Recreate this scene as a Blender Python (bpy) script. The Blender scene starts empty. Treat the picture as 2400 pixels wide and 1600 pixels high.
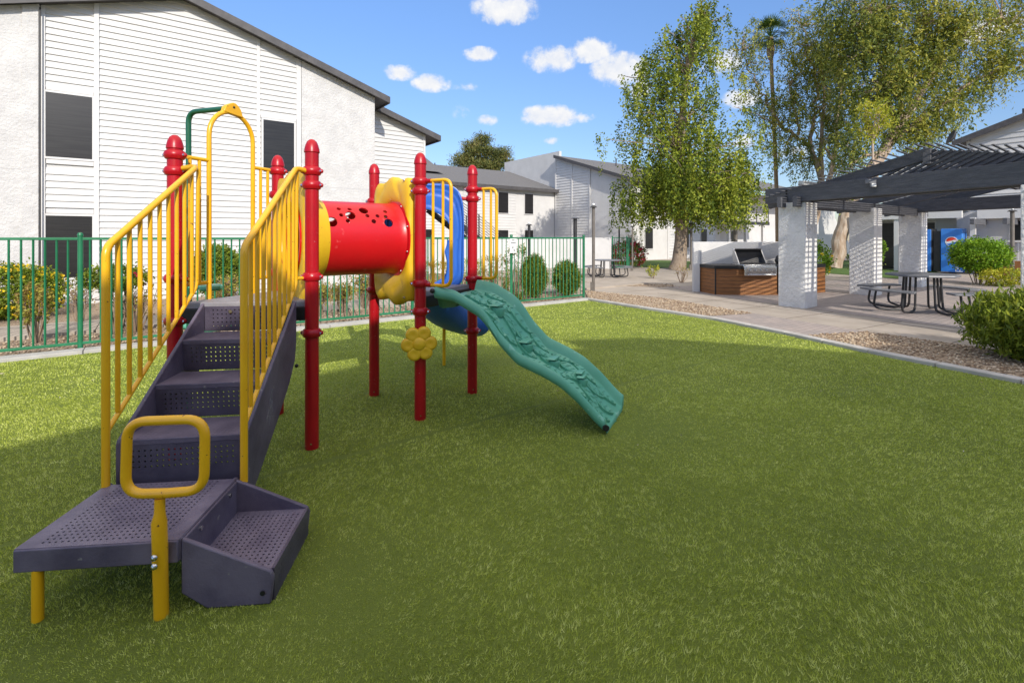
import bpy, bmesh, math, random
import numpy as np
from mathutils import Vector, Matrix
random.seed(7); RNG = np.random.default_rng(11)
C = bpy.context.scene.collection
R = math.radians
F, HX, HY, EYE = 1155.0, 1200.0, 556.0, 1.5
ANG = R(36.2)
U = Vector((math.cos(ANG), math.sin(ANG), 0)); V = Vector((math.sin(ANG), -math.cos(ANG), 0))
UP = Vector((0, 0, 1))
SUN_AZ, SUN_EL = R(21.5), R(29.5)

def gnd(px, py, z=0.0):                       # point of the real ground seen at a place of the photograph
    y = (EYE - z) * F / (py - HY)
    return Vector(((px - HX) / F * y, y, z))

# ------------------------------------------------------------------ mesh builder
class MB:
    def __init__(s): s.v = []; s.f = []; s.m = []; s.mi = 0
    def face(s, pts):
        n = len(s.v); s.v += [tuple(p) for p in pts]; s.f.append(tuple(range(n, n + len(pts)))); s.m.append(s.mi)
    def box(s, c, d, M=None):
        cx, cy, cz = c; dx, dy, dz = d[0] / 2, d[1] / 2, d[2] / 2
        p = [Vector((cx + a * dx, cy + b * dy, cz + e * dz)) for a in (-1, 1) for b in (-1, 1) for e in (-1, 1)]
        if M is not None: p = [M @ q for q in p]
        n = len(s.v); s.v += [tuple(q) for q in p]
        for f in ((0, 1, 3, 2), (4, 6, 7, 5), (0, 4, 5, 1), (2, 3, 7, 6), (0, 2, 6, 4), (1, 5, 7, 3)):
            s.f.append(tuple(n + i for i in f)); s.m.append(s.mi)
        return s
    def b(s, x0, x1, y0, y1, z0, z1): return s.box(((x0+x1)/2, (y0+y1)/2, (z0+z1)/2), (x1-x0, y1-y0, z1-z0))
    def beam(s, a, b, w, h):                  # rectangular bar from a to b, h is upright
        a = Vector(a); b = Vector(b); d = (b - a); L = d.length; d.normalize()
        sd = d.cross(UP)
        if sd.length < 1e-4: sd = Vector((1, 0, 0))
        sd.normalize(); up = sd.cross(d)
        M = Matrix((sd, d, up)).transposed().to_4x4(); M.translation = (a + b) / 2
        return s.box((0, 0, 0), (w, L, h), M)
    def tube(s, pts, r, n=12, cap=True, closed=False):
        pts = [Vector(p) for p in pts]; N = len(pts)
        rr = r if isinstance(r, (list, tuple)) else [r] * N
        t0 = (pts[1] - pts[0]).normalized()
        nx = t0.cross(UP)
        if nx.length < 1e-3: nx = Vector((1, 0, 0))
        nx.normalize(); base = len(s.v); prev = t0
        for i, p in enumerate(pts):
            if closed: t = (pts[(i+1) % N] - pts[i-1]).normalized()
            elif i == 0: t = t0
            elif i == N - 1: t = (pts[i] - pts[i-1]).normalized()
            else: t = ((pts[i+1] - p).normalized() + (p - pts[i-1]).normalized()).normalized()
            q = prev.rotation_difference(t); nx = q @ nx; prev = t
            ny = t.cross(nx)
            for k in range(n):
                a = 2 * math.pi * k / n
                s.v.append(tuple(p + (nx * math.cos(a) + ny * math.sin(a)) * rr[i]))
        for i in range(N if closed else N - 1):
            j = (i + 1) % N
            for k in range(n):
                s.f.append((base+i*n+k, base+i*n+(k+1) % n, base+j*n+(k+1) % n, base+j*n+k)); s.m.append(s.mi)
        if cap and not closed:
            s.f.append(tuple(base + k for k in range(n))[::-1]); s.m.append(s.mi)
            s.f.append(tuple(base+(N-1)*n+k for k in range(n))); s.m.append(s.mi)
        return s
    def lathe(s, c, prof, n=24, axis=UP):     # prof: (radius, height) list
        axis = Vector(axis).normalized(); nx = axis.orthogonal().normalized(); ny = axis.cross(nx); c = Vector(c); base = len(s.v)
        for r, h in prof:
            for k in range(n):
                a = 2*math.pi*k/n; s.v.append(tuple(c + axis*h + (nx*math.cos(a)+ny*math.sin(a))*max(r, 1e-5)))
        for i in range(len(prof)-1):
            for k in range(n):
                s.f.append((base+i*n+k, base+i*n+(k+1) % n, base+(i+1)*n+(k+1) % n, base+(i+1)*n+k)); s.m.append(s.mi)
        return s
    def cyl(s, c, r, h, n=16, axis=UP): return s.lathe(c, [(0, 0), (r, 0), (r, h), (0, h)], n, axis)
    def ball(s, c, r, n=12):
        return s.lathe(c, [(r*math.sin(math.pi*i/8), -r*math.cos(math.pi*i/8)) for i in range(9)], n)
    def prism(s, pts, o, ax, ay, th):         # outline in the plane (ax, ay) thickened along its normal, centred
        o = Vector(o); ax = Vector(ax); ay = Vector(ay); nn = ax.cross(ay).normalized() * th / 2
        A = [o + ax*p[0] + ay*p[1] + nn for p in pts]; B = [o + ax*p[0] + ay*p[1] - nn for p in pts]
        n = len(s.v); k = len(pts); s.v += [tuple(p) for p in A + B]
        s.f.append(tuple(range(n, n+k))); s.m.append(s.mi)
        s.f.append(tuple(range(n+2*k-1, n+k-1, -1))); s.m.append(s.mi)
        for i in range(k):
            j = (i+1) % k; s.f.append((n+i, n+k+i, n+k+j, n+j)); s.m.append(s.mi)
        return s
    def sweep(s, path, prof, closed_prof=True):   # prof(i) -> list of (side, up)
        path = [Vector(p) for p in path]; base = len(s.v); N = len(path)
        for i, p in enumerate(path):
            t = (path[min(i+1, N-1)] - path[max(i-1, 0)]).normalized()
            sd = t.cross(UP).normalized(); up = sd.cross(t)
            pr = prof(i); k = len(pr)
            for a, b in pr: s.v.append(tuple(p + sd*a + up*b))
        for i in range(N-1):
            for j in range(k if closed_prof else k-1):
                j2 = (j+1) % k
                s.f.append((base+i*k+j, base+i*k+j2, base+(i+1)*k+j2, base+(i+1)*k+j)); s.m.append(s.mi)
        if closed_prof:
            s.f.append(tuple(base+j for j in range(k))[::-1]); s.m.append(s.mi)
            s.f.append(tuple(base+(N-1)*k+j for j in range(k))); s.m.append(s.mi)
        return s
    def build(s, name, m, parent=None, smooth=True, bev=0, ang=35):
        me = bpy.data.meshes.new(name); me.from_pydata(s.v, [], s.f)
        ms = m if isinstance(m, (list, tuple)) else [m]
        for x in ms: me.materials.append(x)
        if len(ms) > 1: me.polygons.foreach_set('material_index', s.m)
        me.validate()
        bm = bmesh.new(); bm.from_mesh(me); bmesh.ops.recalc_face_normals(bm, faces=bm.faces); bm.to_mesh(me); bm.free()
        if smooth:
            me.polygons.foreach_set('use_smooth', [True]*len(me.polygons)); me.set_sharp_from_angle(angle=R(ang))
        o = bpy.data.objects.new(name, me); C.objects.link(o)
        if parent: o.parent = parent
        if bev:
            b = o.modifiers.new('bevel', 'BEVEL'); b.width = bev; b.segments = 2; b.limit_method = 'ANGLE'; b.angle_limit = R(40)
            b.harden_normals = False
        return o

def each(s, name, m, parent=None, **kw):      # one object per connected piece
    par = list(range(len(s.v)))
    def fd(i):
        while par[i] != i: par[i] = par[par[i]]; i = par[i]
        return i
    for f in s.f:
        for i in f[1:]: par[fd(i)] = fd(f[0])
    gr = {}
    for f in s.f: gr.setdefault(fd(f[0]), []).append(f)
    out = []
    for fs in gr.values():
        t = MB(); mp = {}
        for f in fs:
            g = []
            for i in f:
                if i not in mp: mp[i] = len(t.v); t.v.append(s.v[i])
                g.append(mp[i])
            t.f.append(tuple(g)); t.m.append(0)
        out.append(t.build(name, m, parent, **kw))
    return out
def fillet(pts, r, n=7):
    pts = [Vector(p) for p in pts]; out = [pts[0]]
    for i in range(1, len(pts)-1):
        a, b, c = pts[i-1], pts[i], pts[i+1]
        d1 = (a-b).normalized(); d2 = (c-b).normalized(); ang = d1.angle(d2)
        if ang > 3.1: out.append(b); continue
        t = min(r / math.tan(ang/2), (a-b).length*.49, (c-b).length*.49)
        p1 = b + d1*t; p2 = b + d2*t
        for k in range(n+1):
            f = k/n; out.append(p1*(1-f)**2 + b*2*f*(1-f) + p2*f*f)
    out.append(pts[-1]); return out

def tag(o, label=None, cat=None, group=None, kind=None):
    if label: o['label'] = label
    if cat: o['category'] = cat
    if group: o['group'] = group
    if kind: o['kind'] = kind
    return o
def empty(name, loc, rz=0, label=None, cat=None, group=None):
    o = bpy.data.objects.new(name, None); C.objects.link(o); o.location = loc; o.rotation_euler = (0, 0, rz); o.empty_display_size = .2
    return tag(o, label, cat, group)
def children(o): return [c for c in bpy.data.objects if c.parent == o]
def copy_tree(o, parent=None):
    c = o.copy(); C.objects.link(c); c.parent = parent
    for ch in children(o): copy_tree(ch, c)
    return c

# ------------------------------------------------------------------ materials
def nt(name):
    m = bpy.data.materials.new(name); m.use_nodes = True; t = m.node_tree
    return m, t, t.nodes['Principled BSDF'], t.nodes['Material Output']
def N(t, kind, **kw):
    n = t.nodes.new(kind)
    for k, v in kw.items():
        if k in n.inputs: n.inputs[k].default_value = v
        else: setattr(n, k, v)
    return n
def math_n(t, op, a, b=None, clamp=False):
    n = t.nodes.new('ShaderNodeMath'); n.operation = op; n.use_clamp = clamp
    for i, x in enumerate((a, b)):
        if x is None: continue
        if isinstance(x, (int, float)): n.inputs[i].default_value = x
        else: t.links.new(x, n.inputs[i])
    return n.outputs[0]
def c4(c): return (c[0], c[1], c[2], 1)
def mat(name, c1, c2=None, scale=4, rough=.5, bump=0, bscale=30, spec=.5, metal=0, detail=5, coat=0, stretch=None, spots=None, lo=.35, hi=.65, bdist=.02):
    m, t, p, o = nt(name); L = t.links.new
    p.inputs['Roughness'].default_value = rough; p.inputs['Metallic'].default_value = metal
    p.inputs['Specular IOR Level'].default_value = spec; p.inputs['Coat Weight'].default_value = coat
    tc = N(t, 'ShaderNodeTexCoord'); src = tc.outputs['Object']
    if stretch:
        mp = N(t, 'ShaderNodeMapping'); mp.inputs['Scale'].default_value = stretch; L(src, mp.inputs[0]); src = mp.outputs[0]
    col = None
    if c2 is None: p.inputs['Base Color'].default_value = c4(c1)
    else:
        n = N(t, 'ShaderNodeTexNoise', Scale=scale, Detail=detail, Roughness=.6); L(src, n.inputs['Vector'])
        cr = N(t, 'ShaderNodeValToRGB'); cr.color_ramp.elements[0].position = lo; cr.color_ramp.elements[1].position = hi
        cr.color_ramp.elements[0].color = c4(c1); cr.color_ramp.elements[1].color = c4(c2)
        L(n.outputs['Fac'], cr.inputs[0]); col = cr.outputs[0]
        if spots:
            n2 = N(t, 'ShaderNodeTexNoise', Scale=spots[1], Detail=3); L(src, n2.inputs['Vector'])
            r2 = N(t, 'ShaderNodeValToRGB'); r2.color_ramp.elements[0].position = spots[2]; r2.color_ramp.elements[1].position = spots[2]+.04
            L(n2.outputs['Fac'], r2.inputs[0])
            mx = N(t, 'ShaderNodeMix', data_type='RGBA'); L(r2.outputs[0], mx.inputs[0]); L(col, mx.inputs[6]); mx.inputs[7].default_value = c4(spots[0]); col = mx.outputs[2]
        L(col, p.inputs['Base Color'])
    if bump:
        nb = N(t, 'ShaderNodeTexNoise', Scale=bscale, Detail=4, Roughness=.6); L(src, nb.inputs['Vector'])
        b = N(t, 'ShaderNodeBump', Strength=bump, Distance=bdist); L(nb.outputs['Fac'], b.inputs['Height']); L(b.outputs[0], p.inputs['Normal'])
    return m
def leafmat(name, cols, trans=.3, rough=.55):
    m, t, p, o = nt(name); L = t.links.new
    a = N(t, 'ShaderNodeAttribute', attribute_name='tint')
    cr = N(t, 'ShaderNodeValToRGB'); e = cr.color_ramp.elements
    e[0].color = c4(cols[0]); e[1].color = c4(cols[-1])
    for i, c in enumerate(cols[1:-1]):
        x = e.new((i+1)/(len(cols)-1)); x.color = c4(c)
    L(a.outputs['Fac'], cr.inputs[0]); L(cr.outputs[0], p.inputs['Base Color']); p.inputs['Roughness'].default_value = rough
    p.inputs['Specular IOR Level'].default_value = .3
    tr = N(t, 'ShaderNodeBsdfTranslucent'); L(cr.outputs[0], tr.inputs[0])
    mx = N(t, 'ShaderNodeMixShader'); mx.inputs[0].default_value = trans; L(p.outputs[0], mx.inputs[1]); L(tr.outputs[0], mx.inputs[2]); L(mx.outputs[0], o.inputs[0])
    return m
def dots(name, c1, c2, ax, s, r, x0, x1, y0, y1, period=None, rough=.5):
    """plastic sheet pierced by a grid of round holes; ax picks the local plane"""
    m = mat(name, c1, c2, scale=7, rough=rough, bump=.12, bscale=90)
    t = m.node_tree; L = t.links.new; p = t.nodes['Principled BSDF']; o = t.nodes['Material Output']
    tc = N(t, 'ShaderNodeTexCoord'); sp = N(t, 'ShaderNodeSeparateXYZ'); L(tc.outputs['Object'], sp.inputs[0])
    X, Y = sp.outputs[ax[0]], sp.outputs[ax[1]]
    def fr(v): return math_n(t, 'SUBTRACT', math_n(t, 'FRACT', math_n(t, 'ADD', math_n(t, 'DIVIDE', v, s), 100.0)), .5)
    a = fr(X); b = fr(Y)
    d = math_n(t, 'ADD', math_n(t, 'MULTIPLY', a, a), math_n(t, 'MULTIPLY', b, b))
    k = math_n(t, 'LESS_THAN', d, (r/s)**2)
    for v, lo, hi in ((X, x0, x1), (Y, y0, y1)):
        k = math_n(t, 'MULTIPLY', k, math_n(t, 'GREATER_THAN', v, lo)); k = math_n(t, 'MULTIPLY', k, math_n(t, 'LESS_THAN', v, hi))
    if period:
        q = math_n(t, 'FRACT', math_n(t, 'ADD', math_n(t, 'DIVIDE', math_n(t, 'SUBTRACT', Y, period[1]), period[0]), 50.0))
        k = math_n(t, 'MULTIPLY', k, math_n(t, 'GREATER_THAN', q, period[2])); k = math_n(t, 'MULTIPLY', k, math_n(t, 'LESS_THAN', q, period[3]))
    tr = N(t, 'ShaderNodeBsdfTransparent')
    mx = N(t, 'ShaderNodeMixShader'); L(k, mx.inputs[0]); L(p.outputs[0], mx.inputs[1]); L(tr.outputs[0], mx.inputs[2]); L(mx.outputs[0], o.inputs[0])
    return m

M = {}
M['white'] = mat('white_siding_paint', (.62, .612, .60), (.57, .562, .55), scale=1.2, rough=.6, bump=.06, bscale=40)
M['trim'] = mat('white_trim_paint', (.63, .622, .61), (.59, .58, .57), scale=3, rough=.55)
M['stucco'] = mat('white_stucco', (.61, .60, .585), (.52, .51, .50), scale=3, rough=.9, bump=.8, bscale=17, bdist=.035, detail=8)
M['stucco_fine'] = mat('light_stucco', (.62, .612, .60), (.56, .552, .54), scale=1.5, rough=.9, bump=.4, bscale=25)
M['colstucco'] = mat('column_stucco', (.76, .75, .73), (.64, .63, .61), scale=3, rough=.9, bump=.8, bscale=15, bdist=.04, detail=8)
M['greystucco'] = mat('grey_stucco', (.52, .51, .50), (.47, .46, .46), scale=1.2, rough=.9, bump=.4, bscale=25)  # even grey tone for stair treads and control joints
M['roof'] = mat('asphalt_shingles', (.10, .10, .105), (.17, .165, .165), scale=26, rough=.95, bump=.6, bscale=60, lo=.3, hi=.7, stretch=(1, .6, 1))
M['fascia'] = mat('dark_fascia_paint', (.055, .052, .055), (.085, .08, .082), scale=5, rough=.6)
M['screen'] = mat('window_sun_screen', (.011, .010, .011), (.020, .019, .019), scale=2.5, rough=.32, spec=.45, stretch=(.35, .35, 9), lo=.4, hi=.6)
M['blackm'] = mat('black_metal', (.02, .02, .022), (.035, .033, .034), scale=8, rough=.4)
M['tablemetal'] = mat('grey_coated_metal', (.13, .135, .15), (.18, .185, .2), scale=10, rough=.35)
M['beam'] = mat('charcoal_painted_timber', (.065, .068, .079), (.125, .128, .142), scale=3.5, rough=.75, bump=.5, bscale=14, stretch=(1, 1, 7), lo=.3, hi=.75)
M['conc'] = mat('concrete', (.32, .275, .225), (.41, .355, .295), scale=1.6, rough=.9, bump=.25, bscale=60, spots=((.26, .24, .21), 2.2, .68))
M['kerb'] = mat('kerb_concrete', (.38, .365, .34), (.47, .455, .43), scale=4, rough=.9, bump=.3, bscale=70)
M['soil'] = mat('dry_soil', (.24, .19, .145), (.36, .29, .22), scale=3, rough=.95, bump=.6, bscale=25, detail=8)
M['red'] = mat('red_powder_coat', (.43, .004, .012), (.37, .004, .012), scale=6, rough=.33, spec=.4, coat=.08, spots=((.52, .2, .2), 55, .70))
M['redplastic'] = mat('red_rotomoulded_plastic', (.58, .005, .011), (.52, .006, .012), scale=3, rough=.33, bump=.05, bscale=30, spots=((.60, .06, .06), 11, .69))
M['yel'] = mat('yellow_powder_coat', (.80, .44, .010), (.76, .39, .010), scale=5, rough=.3, coat=.1, spots=((.14, .065, .02), 46, .695))
M['yelplastic'] = mat('yellow_plastic', (.80, .52, .02), (.76, .46, .018), scale=4, rough=.42, bump=.08, bscale=22, spots=((.6, .33, .03), 30, .68))
M['purp'] = mat('plum_grey_coating', (.062, .050, .088), (.135, .115, .165), scale=4, rough=.5, bump=.15, bscale=90, spots=((.19, .175, .19), 26, .68))
M['deck'] = mat('grey_deck_coating', (.20, .19, .215), (.27, .26, .28), scale=7, rough=.5, bump=.15, bscale=90)
M['tread'] = dots('pierced_tread', (.105, .088, .135), (.175, .150, .205), (0, 1), .0235, .0045, -.235, .235, -1.37, .2)
M['treadlow'] = dots('pierced_low_tread', (.105, .088, .135), (.175, .150, .205), (0, 1), .0235, .0045, .33, .66, -1.33, -.93)
M['riser'] = dots('pierced_riser', (.050, .041, .070), (.085, .072, .108), (0, 2), .0275, .0048, -.25, .25, 0, 1.02, period=(.189, 1.05, .17, .80))
M['green'] = mat('teal_green_plastic', (.125, .41, .285), (.095, .35, .235), scale=3, rough=.38, bump=.06, bscale=25, spots=((.20, .48, .37), 12, .66))
M['greenpaint'] = mat('green_fence_paint', (.010, .135, .055), (.022, .19, .09), scale=3, rough=.4)
M['darkgreen'] = mat('dark_green_coating', (.006, .085, .04), (.012, .11, .055), scale=5, rough=.3, coat=.3)
M['blue'] = mat('blue_plastic', (.028, .14, .58), (.022, .11, .50), scale=3, rough=.35, bump=.05, bscale=20)
M['steel'] = mat('stainless_steel', (.62, .62, .62), (.5, .5, .5), scale=20, rough=.25, metal=1)
M['black'] = mat('soft_black', (.008, .008, .009), rough=.5)
M['wood'] = mat('stained_cedar_planks', (.30, .125, .035), (.20, .075, .02), scale=5, rough=.6, stretch=(1, 1, 9), bump=.2, bscale=12)
M['vend'] = mat('vending_blue', (.05, .24, .72), (.04, .20, .64), scale=2, rough=.3)
M['vred'] = mat('vending_red', (.75, .05, .02), rough=.35)
M['vwhite'] = mat('sign_white', (.8, .8, .8), rough=.5)
M['ink'] = mat('sign_ink', (.03, .03, .03), rough=.6)
M['bark'] = mat('grey_brown_bark', (.23, .17, .12), (.34, .27, .20), scale=8, rough=.95, bump=.8, bscale=14, stretch=(3, 3, .6))
M['eucbark'] = mat('pale_peeling_bark', (.52, .43, .34), (.30, .20, .13), scale=4, rough=.9, bump=.5, bscale=12, stretch=(2, 2, .5))
M['palmbark'] = mat('palm_trunk_bark', (.26, .17, .10), (.38, .27, .17), scale=9, rough=.95, bump=.6, bscale=20, stretch=(1, 1, 4))
M['twig'] = mat('dry_twigs', (.30, .22, .16), (.22, .16, .11), scale=9, rough=.9)
M['bulb'] = mat('frosted_lamp_globe', (.8, .8, .78), rough=.3)
M['pole'] = mat('brown_grey_pole', (.12, .105, .09), (.17, .15, .13), scale=6, rough=.6)
L_green = leafmat('leaves_weeping', [(.06, .10, .010), (.15, .205, .016), (.28, .33, .028), (.44, .46, .06)])
L_euc = leafmat('leaves_eucalyptus', [(.07, .105, .022), (.17, .215, .035), (.34, .35, .05), (.50, .45, .075)])
L_eucdark = leafmat('leaves_eucalyptus_dark', [(.04, .065, .02), (.08, .12, .03), (.15, .19, .04), (.25, .27, .06)])
L_yel = leafmat('leaves_yellow_green', [(.18, .24, .02), (.30, .34, .02), (.45, .44, .03), (.5, .46, .05)])
L_pine = leafmat('needles_pine', [(.05, .075, .02), (.11, .13, .03), (.19, .19, .05), (.27, .23, .07)], .1)
L_hedge = leafmat('leaves_hedge', [(.06, .10, .008), (.12, .17, .015), (.20, .26, .02), (.32, .36, .04)])
L_bright = leafmat('leaves_bright', [(.07, .15, .008), (.13, .26, .012), (.2, .36, .02), (.32, .46, .03)])
L_dry = leafmat('leaves_dry', [(.24, .15, .06), (.36, .27, .06), (.42, .36, .07), (.28, .30, .05)])
L_bud = leafmat('petals_yellow', [(.7, .45, .01), (.8, .58, .02), (.85, .62, .03)], .2)
L_redp = leafmat('petals_red', [(.25, .01, .02), (.4, .02, .05), (.5, .05, .1)], .2)
L_palm = leafmat('fronds_palm', [(.06, .11, .015), (.12, .18, .025), (.2, .26, .04)], .15)

# ------------------------------------------------------------------ foliage
def leaf_mesh(name, P, size, m, parent=None, aspect=.5, droop=0.0, tint=None, dirs=None, jit=.35, rng=RNG):
    n = len(P); P = np.asarray(P, float)
    if dirs is None:
        d = rng.normal(size=(n, 3)); d /= np.linalg.norm(d, axis=1)[:, None] + 1e-9
        d[:, 2] -= droop; d /= np.linalg.norm(d, axis=1)[:, None] + 1e-9
    else: d = dirs
    q = rng.normal(size=(n, 3)); w = np.cross(d, q); w /= np.linalg.norm(w, axis=1)[:, None] + 1e-9
    nn = np.cross(d, w)
    s = size * (1 + jit * rng.uniform(-1, 1, n))[:, None]
    v = np.stack([P, P + d*s*.5 + w*s*aspect*.5 + nn*s*.06, P + d*s, P + d*s*.5 - w*s*aspect*.5 + nn*s*.06], 1).reshape(-1, 3)
    me = bpy.data.meshes.new(name); me.vertices.add(4*n); me.vertices.foreach_set('co', v.ravel())
    me.loops.add(4*n); me.loops.foreach_set('vertex_index', np.arange(4*n, dtype=np.int32))
    me.polygons.add(n); me.polygons.foreach_set('loop_start', np.arange(0, 4*n, 4, dtype=np.int32))
    me.update(calc_edges=True)
    a = me.attributes.new('tint', 'FLOAT', 'FACE')
    tv = rng.uniform(0, 1, n) if tint is None else tint
    a.data.foreach_set('value', np.clip(tv, 0, 1).astype(np.float32))
    me.materials.append(m)
    o = bpy.data.objects.new(name, me); C.objects.link(o)
    if parent: o.parent = parent
    return o
def in_ellipsoid(n, rng=RNG, shell=.5):
    d = rng.normal(size=(n, 3)); d /= np.linalg.norm(d, axis=1)[:, None]
    return d * (rng.uniform(shell**3, 1, n)**(1/3))[:, None]
def clumps(centers, k, sig, rng=RNG):
    c = np.repeat(centers, k, axis=0); return c + rng.normal(size=c.shape) * sig
def clump_tint(nc, k, rng=RNG, spread=.22, base=None):
    b = rng.uniform(.15, .85, nc) if base is None else base
    return np.repeat(b, k) + rng.normal(size=nc*k)*spread

def shrub(name, label, cat, loc, rad, n, leaf, m, group=None, stems=6, boxy=False, flowers=None, zc=None, aspect=.5, stem_m=None, shell=.6, dirs_up=False):
    r = empty(name, loc, 0, label, cat, group); zc = rad[2] if zc is None else zc
    nc = max(12, n//14)
    if boxy:
        c = RNG.uniform(-1, 1, (nc, 3)); k = RNG.integers(0, 3, nc); sg = RNG.choice([-1, 1], nc)
        on = RNG.uniform(size=nc) < .75; c[on, k[on]] = sg[on]*RNG.uniform(.8, 1, on.sum())
        c[:, :2] *= (1 - .12*(c[:, 2:3] > .8))
    else: c = in_ellipsoid(nc, shell=shell)
    c = c*np.array(rad) + np.array([0, 0, zc]); c[:, 2] = np.maximum(c[:, 2], .03)
    P = clumps(c, 14, np.array(rad)*.09); P[:, 2] = np.maximum(P[:, 2], .02)
    dirs = None
    if dirs_up:
        dirs = RNG.normal(size=(len(P), 3))*.55; dirs[:, 2] += .8; dirs /= np.linalg.norm(dirs, axis=1)[:, None]
    leaf_mesh('foliage', P, leaf, m, r, aspect, tint=clump_tint(nc, 14), dirs=dirs)
    s = MB()
    for i in range(stems):
        a = RNG.uniform(0, 6.28); q = RNG.uniform(.2, .75)
        e = Vector((math.cos(a)*rad[0]*q, math.sin(a)*rad[1]*q, zc + rad[2]*RNG.uniform(-.2, .6)))
        b = Vector((e.x*.3, e.y*.3, 0)); mid = (b+e)/2 + Vector((RNG.normal()*.03, RNG.normal()*.03, 0))
        s.tube([b, mid, e], [.014, .010, .004], 5)
    s.build('stem', stem_m or M['twig'], r)
    if flowers:
        fm, fn, fs = flowers; d = in_ellipsoid(fn, shell=.97)*np.array(rad)*1.04 + np.array([0, 0, zc]); d = d[d[:, 2] > .1]
        if fn > 100: leaf_mesh('flowers', clumps(d, 7, fs*.25), fs*.7, fm, r, .9)['kind'] = 'stuff'
        else:
            for q in d: leaf_mesh('flower', clumps(q[None], 8, fs*.25), fs*.8, fm, r, .9)
    return r
def twiggy(name, label, loc, h, w, n, leaves=0, group=None, lm=None):
    r = empty(name, loc, 0, label, 'shrub', group); s = MB(); tips = []
    for i in range(n):
        a = RNG.uniform(0, 6.28); e = Vector((math.cos(a)*w*RNG.uniform(.2, 1), math.sin(a)*w*RNG.uniform(.2, 1), h*RNG.uniform(.6, 1)))
        b = Vector((e.x*.25, e.y*.25, 0)); k = b.lerp(e, .5) + Vector((RNG.normal()*.04, RNG.normal()*.04, 0)); s.tube([b, k, e], [.009, .007, .003], 4)
        for j in range(4):
            q = k.lerp(e, RNG.uniform(0, 1)); f = q + Vector((RNG.normal()*.08, RNG.normal()*.08, RNG.uniform(.03, .14))); s.tube([q, f], [.005, .0025], 3); tips.append(f)
    s.build('stem', M['twig'], r)
    T = np.array([tuple(t) for t in tips])
    if leaves: leaf_mesh('foliage', clumps(T, leaves, .05), .05, lm or L_dry, r)
    return r

# ------------------------------------------------------------------ ground
SX = [  # right edge of the turf
 (1.77, 11.87), (2.75, 10.35), (3.70, 8.93), (4.25, 7.60), (4.66, 6.40), (5.26, 5.07), (6.1, 3.6), (7.4, 1.9), (9.2, .2), (10, -1)]
FO = Vector((-5.68, 6.56, 0))                    # a point of the fence line
def fl(t, off=0): return FO + U*t + V*off        # off > 0: towards the camera
s = MB(); s.face([(-160, -60, -.012), (160, -60, -.012), (160, 420, -.012), (-160, 420, -.012)])
tag(s.build('ground', M['soil'], smooth=False), kind='structure')
turf_m, t, p, o = nt('turf_backing'); L = t.links.new
tc = N(t, 'ShaderNodeTexCoord'); n1 = N(t, 'ShaderNodeTexNoise', Scale=.7, Detail=4); n2 = N(t, 'ShaderNodeTexNoise', Scale=120, Detail=5, Roughness=.8)
L(tc.outputs['Object'], n1.inputs['Vector']); L(tc.outputs['Object'], n2.inputs['Vector'])
cr = N(t, 'ShaderNodeValToRGB'); cr.color_ramp.elements[0].color = (.10, .14, .013, 1); cr.color_ramp.elements[1].color = (.22, .28, .032, 1)
cr.color_ramp.elements[0].position = .35; cr.color_ramp.elements[1].position = .66
mx = math_n(t, 'ADD', math_n(t, 'MULTIPLY', n1.outputs['Fac'], .35), math_n(t, 'MULTIPLY', n2.outputs['Fac'], .65)); L(mx, cr.inputs[0]); L(cr.outputs[0], p.inputs['Base Color'])
p.inputs['Roughness'].default_value = .9; b = N(t, 'ShaderNodeBump', Strength=.8, Distance=.02); L(n2.outputs['Fac'], b.inputs['Height']); L(b.outputs[0], p.inputs['Normal'])
TURF = [tuple(fl(-9, .28)[:2]), tuple(fl(9.15, .28)[:2])] + SX + [(10, -6), (-14, -6)]
s = MB(); s.face([(x, y, 0) for x, y in TURF]); tag(s.build('turf_ground', turf_m, smooth=False), kind='structure')

def inside(P, poly):
    x, y = P[:, 0], P[:, 1]; r = np.zeros(len(P), bool); n = len(poly)
    for i in range(n):
        x1, y1 = poly[i]; x2, y2 = poly[(i+1) % n]
        c = ((y1 > y) != (y2 > y)); r ^= c & (x < (x2-x1)*(y-y1)/(y2-y1+1e-12)+x1)
    return r
pts = []
for y0, y1, dens in ((1.0, 2.2, 26000), (2.2, 3.2, 18000), (3.2, 4.6, 10500), (4.6, 6.5, 5200), (6.5, 9, 2600), (9, 12.2, 1400)):
    x0, x1 = -1.2*y1, 1.15*y1; n = int((x1-x0)*(y1-y0)*dens)
    q = np.stack([RNG.uniform(x0, x1, n), RNG.uniform(y0, y1, n)], 1)
    q = q[(np.abs(q[:, 0]) < 1.12*q[:, 1]+.3)]; q = q[inside(q, TURF)]
    pts.append(np.concatenate([q, np.full((len(q), 1), (.5*(y0+y1)))], 1))
G = np.concatenate(pts); n = len(G); sc = np.clip(G[:, 2]/3.0, .8, 3.0)
lean = np.stack([np.sin(G[:, 0]*1.7+G[:, 1]*.9)+.8*np.sin(G[:, 0]*5.1-G[:, 1]*3.7+2*np.sin(G[:, 1]*2)), np.cos(G[:, 0]*.8-G[:, 1]*1.4)+.8*np.cos(G[:, 0]*4.3+G[:, 1]*5.9)], 1)*.30
cell = lambda k, q: RNG.uniform(0, 1, 65536)[(np.floor(G[:, 0]*k+q*7.3).astype(int)*7919+np.floor(G[:, 1]*k+q*3.1).astype(int)*104729) % 65536]
pq = (G[:, 0]*V.x+G[:, 1]*V.y+40)/3.66; pan = np.floor(pq).astype(int); lean += (np.where(pan % 2 == 0, .16, -.16))[:, None]*np.array([[U.x, U.y]])
seam = np.minimum(pq-pan, 1-pq+pan)*3.66
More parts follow.
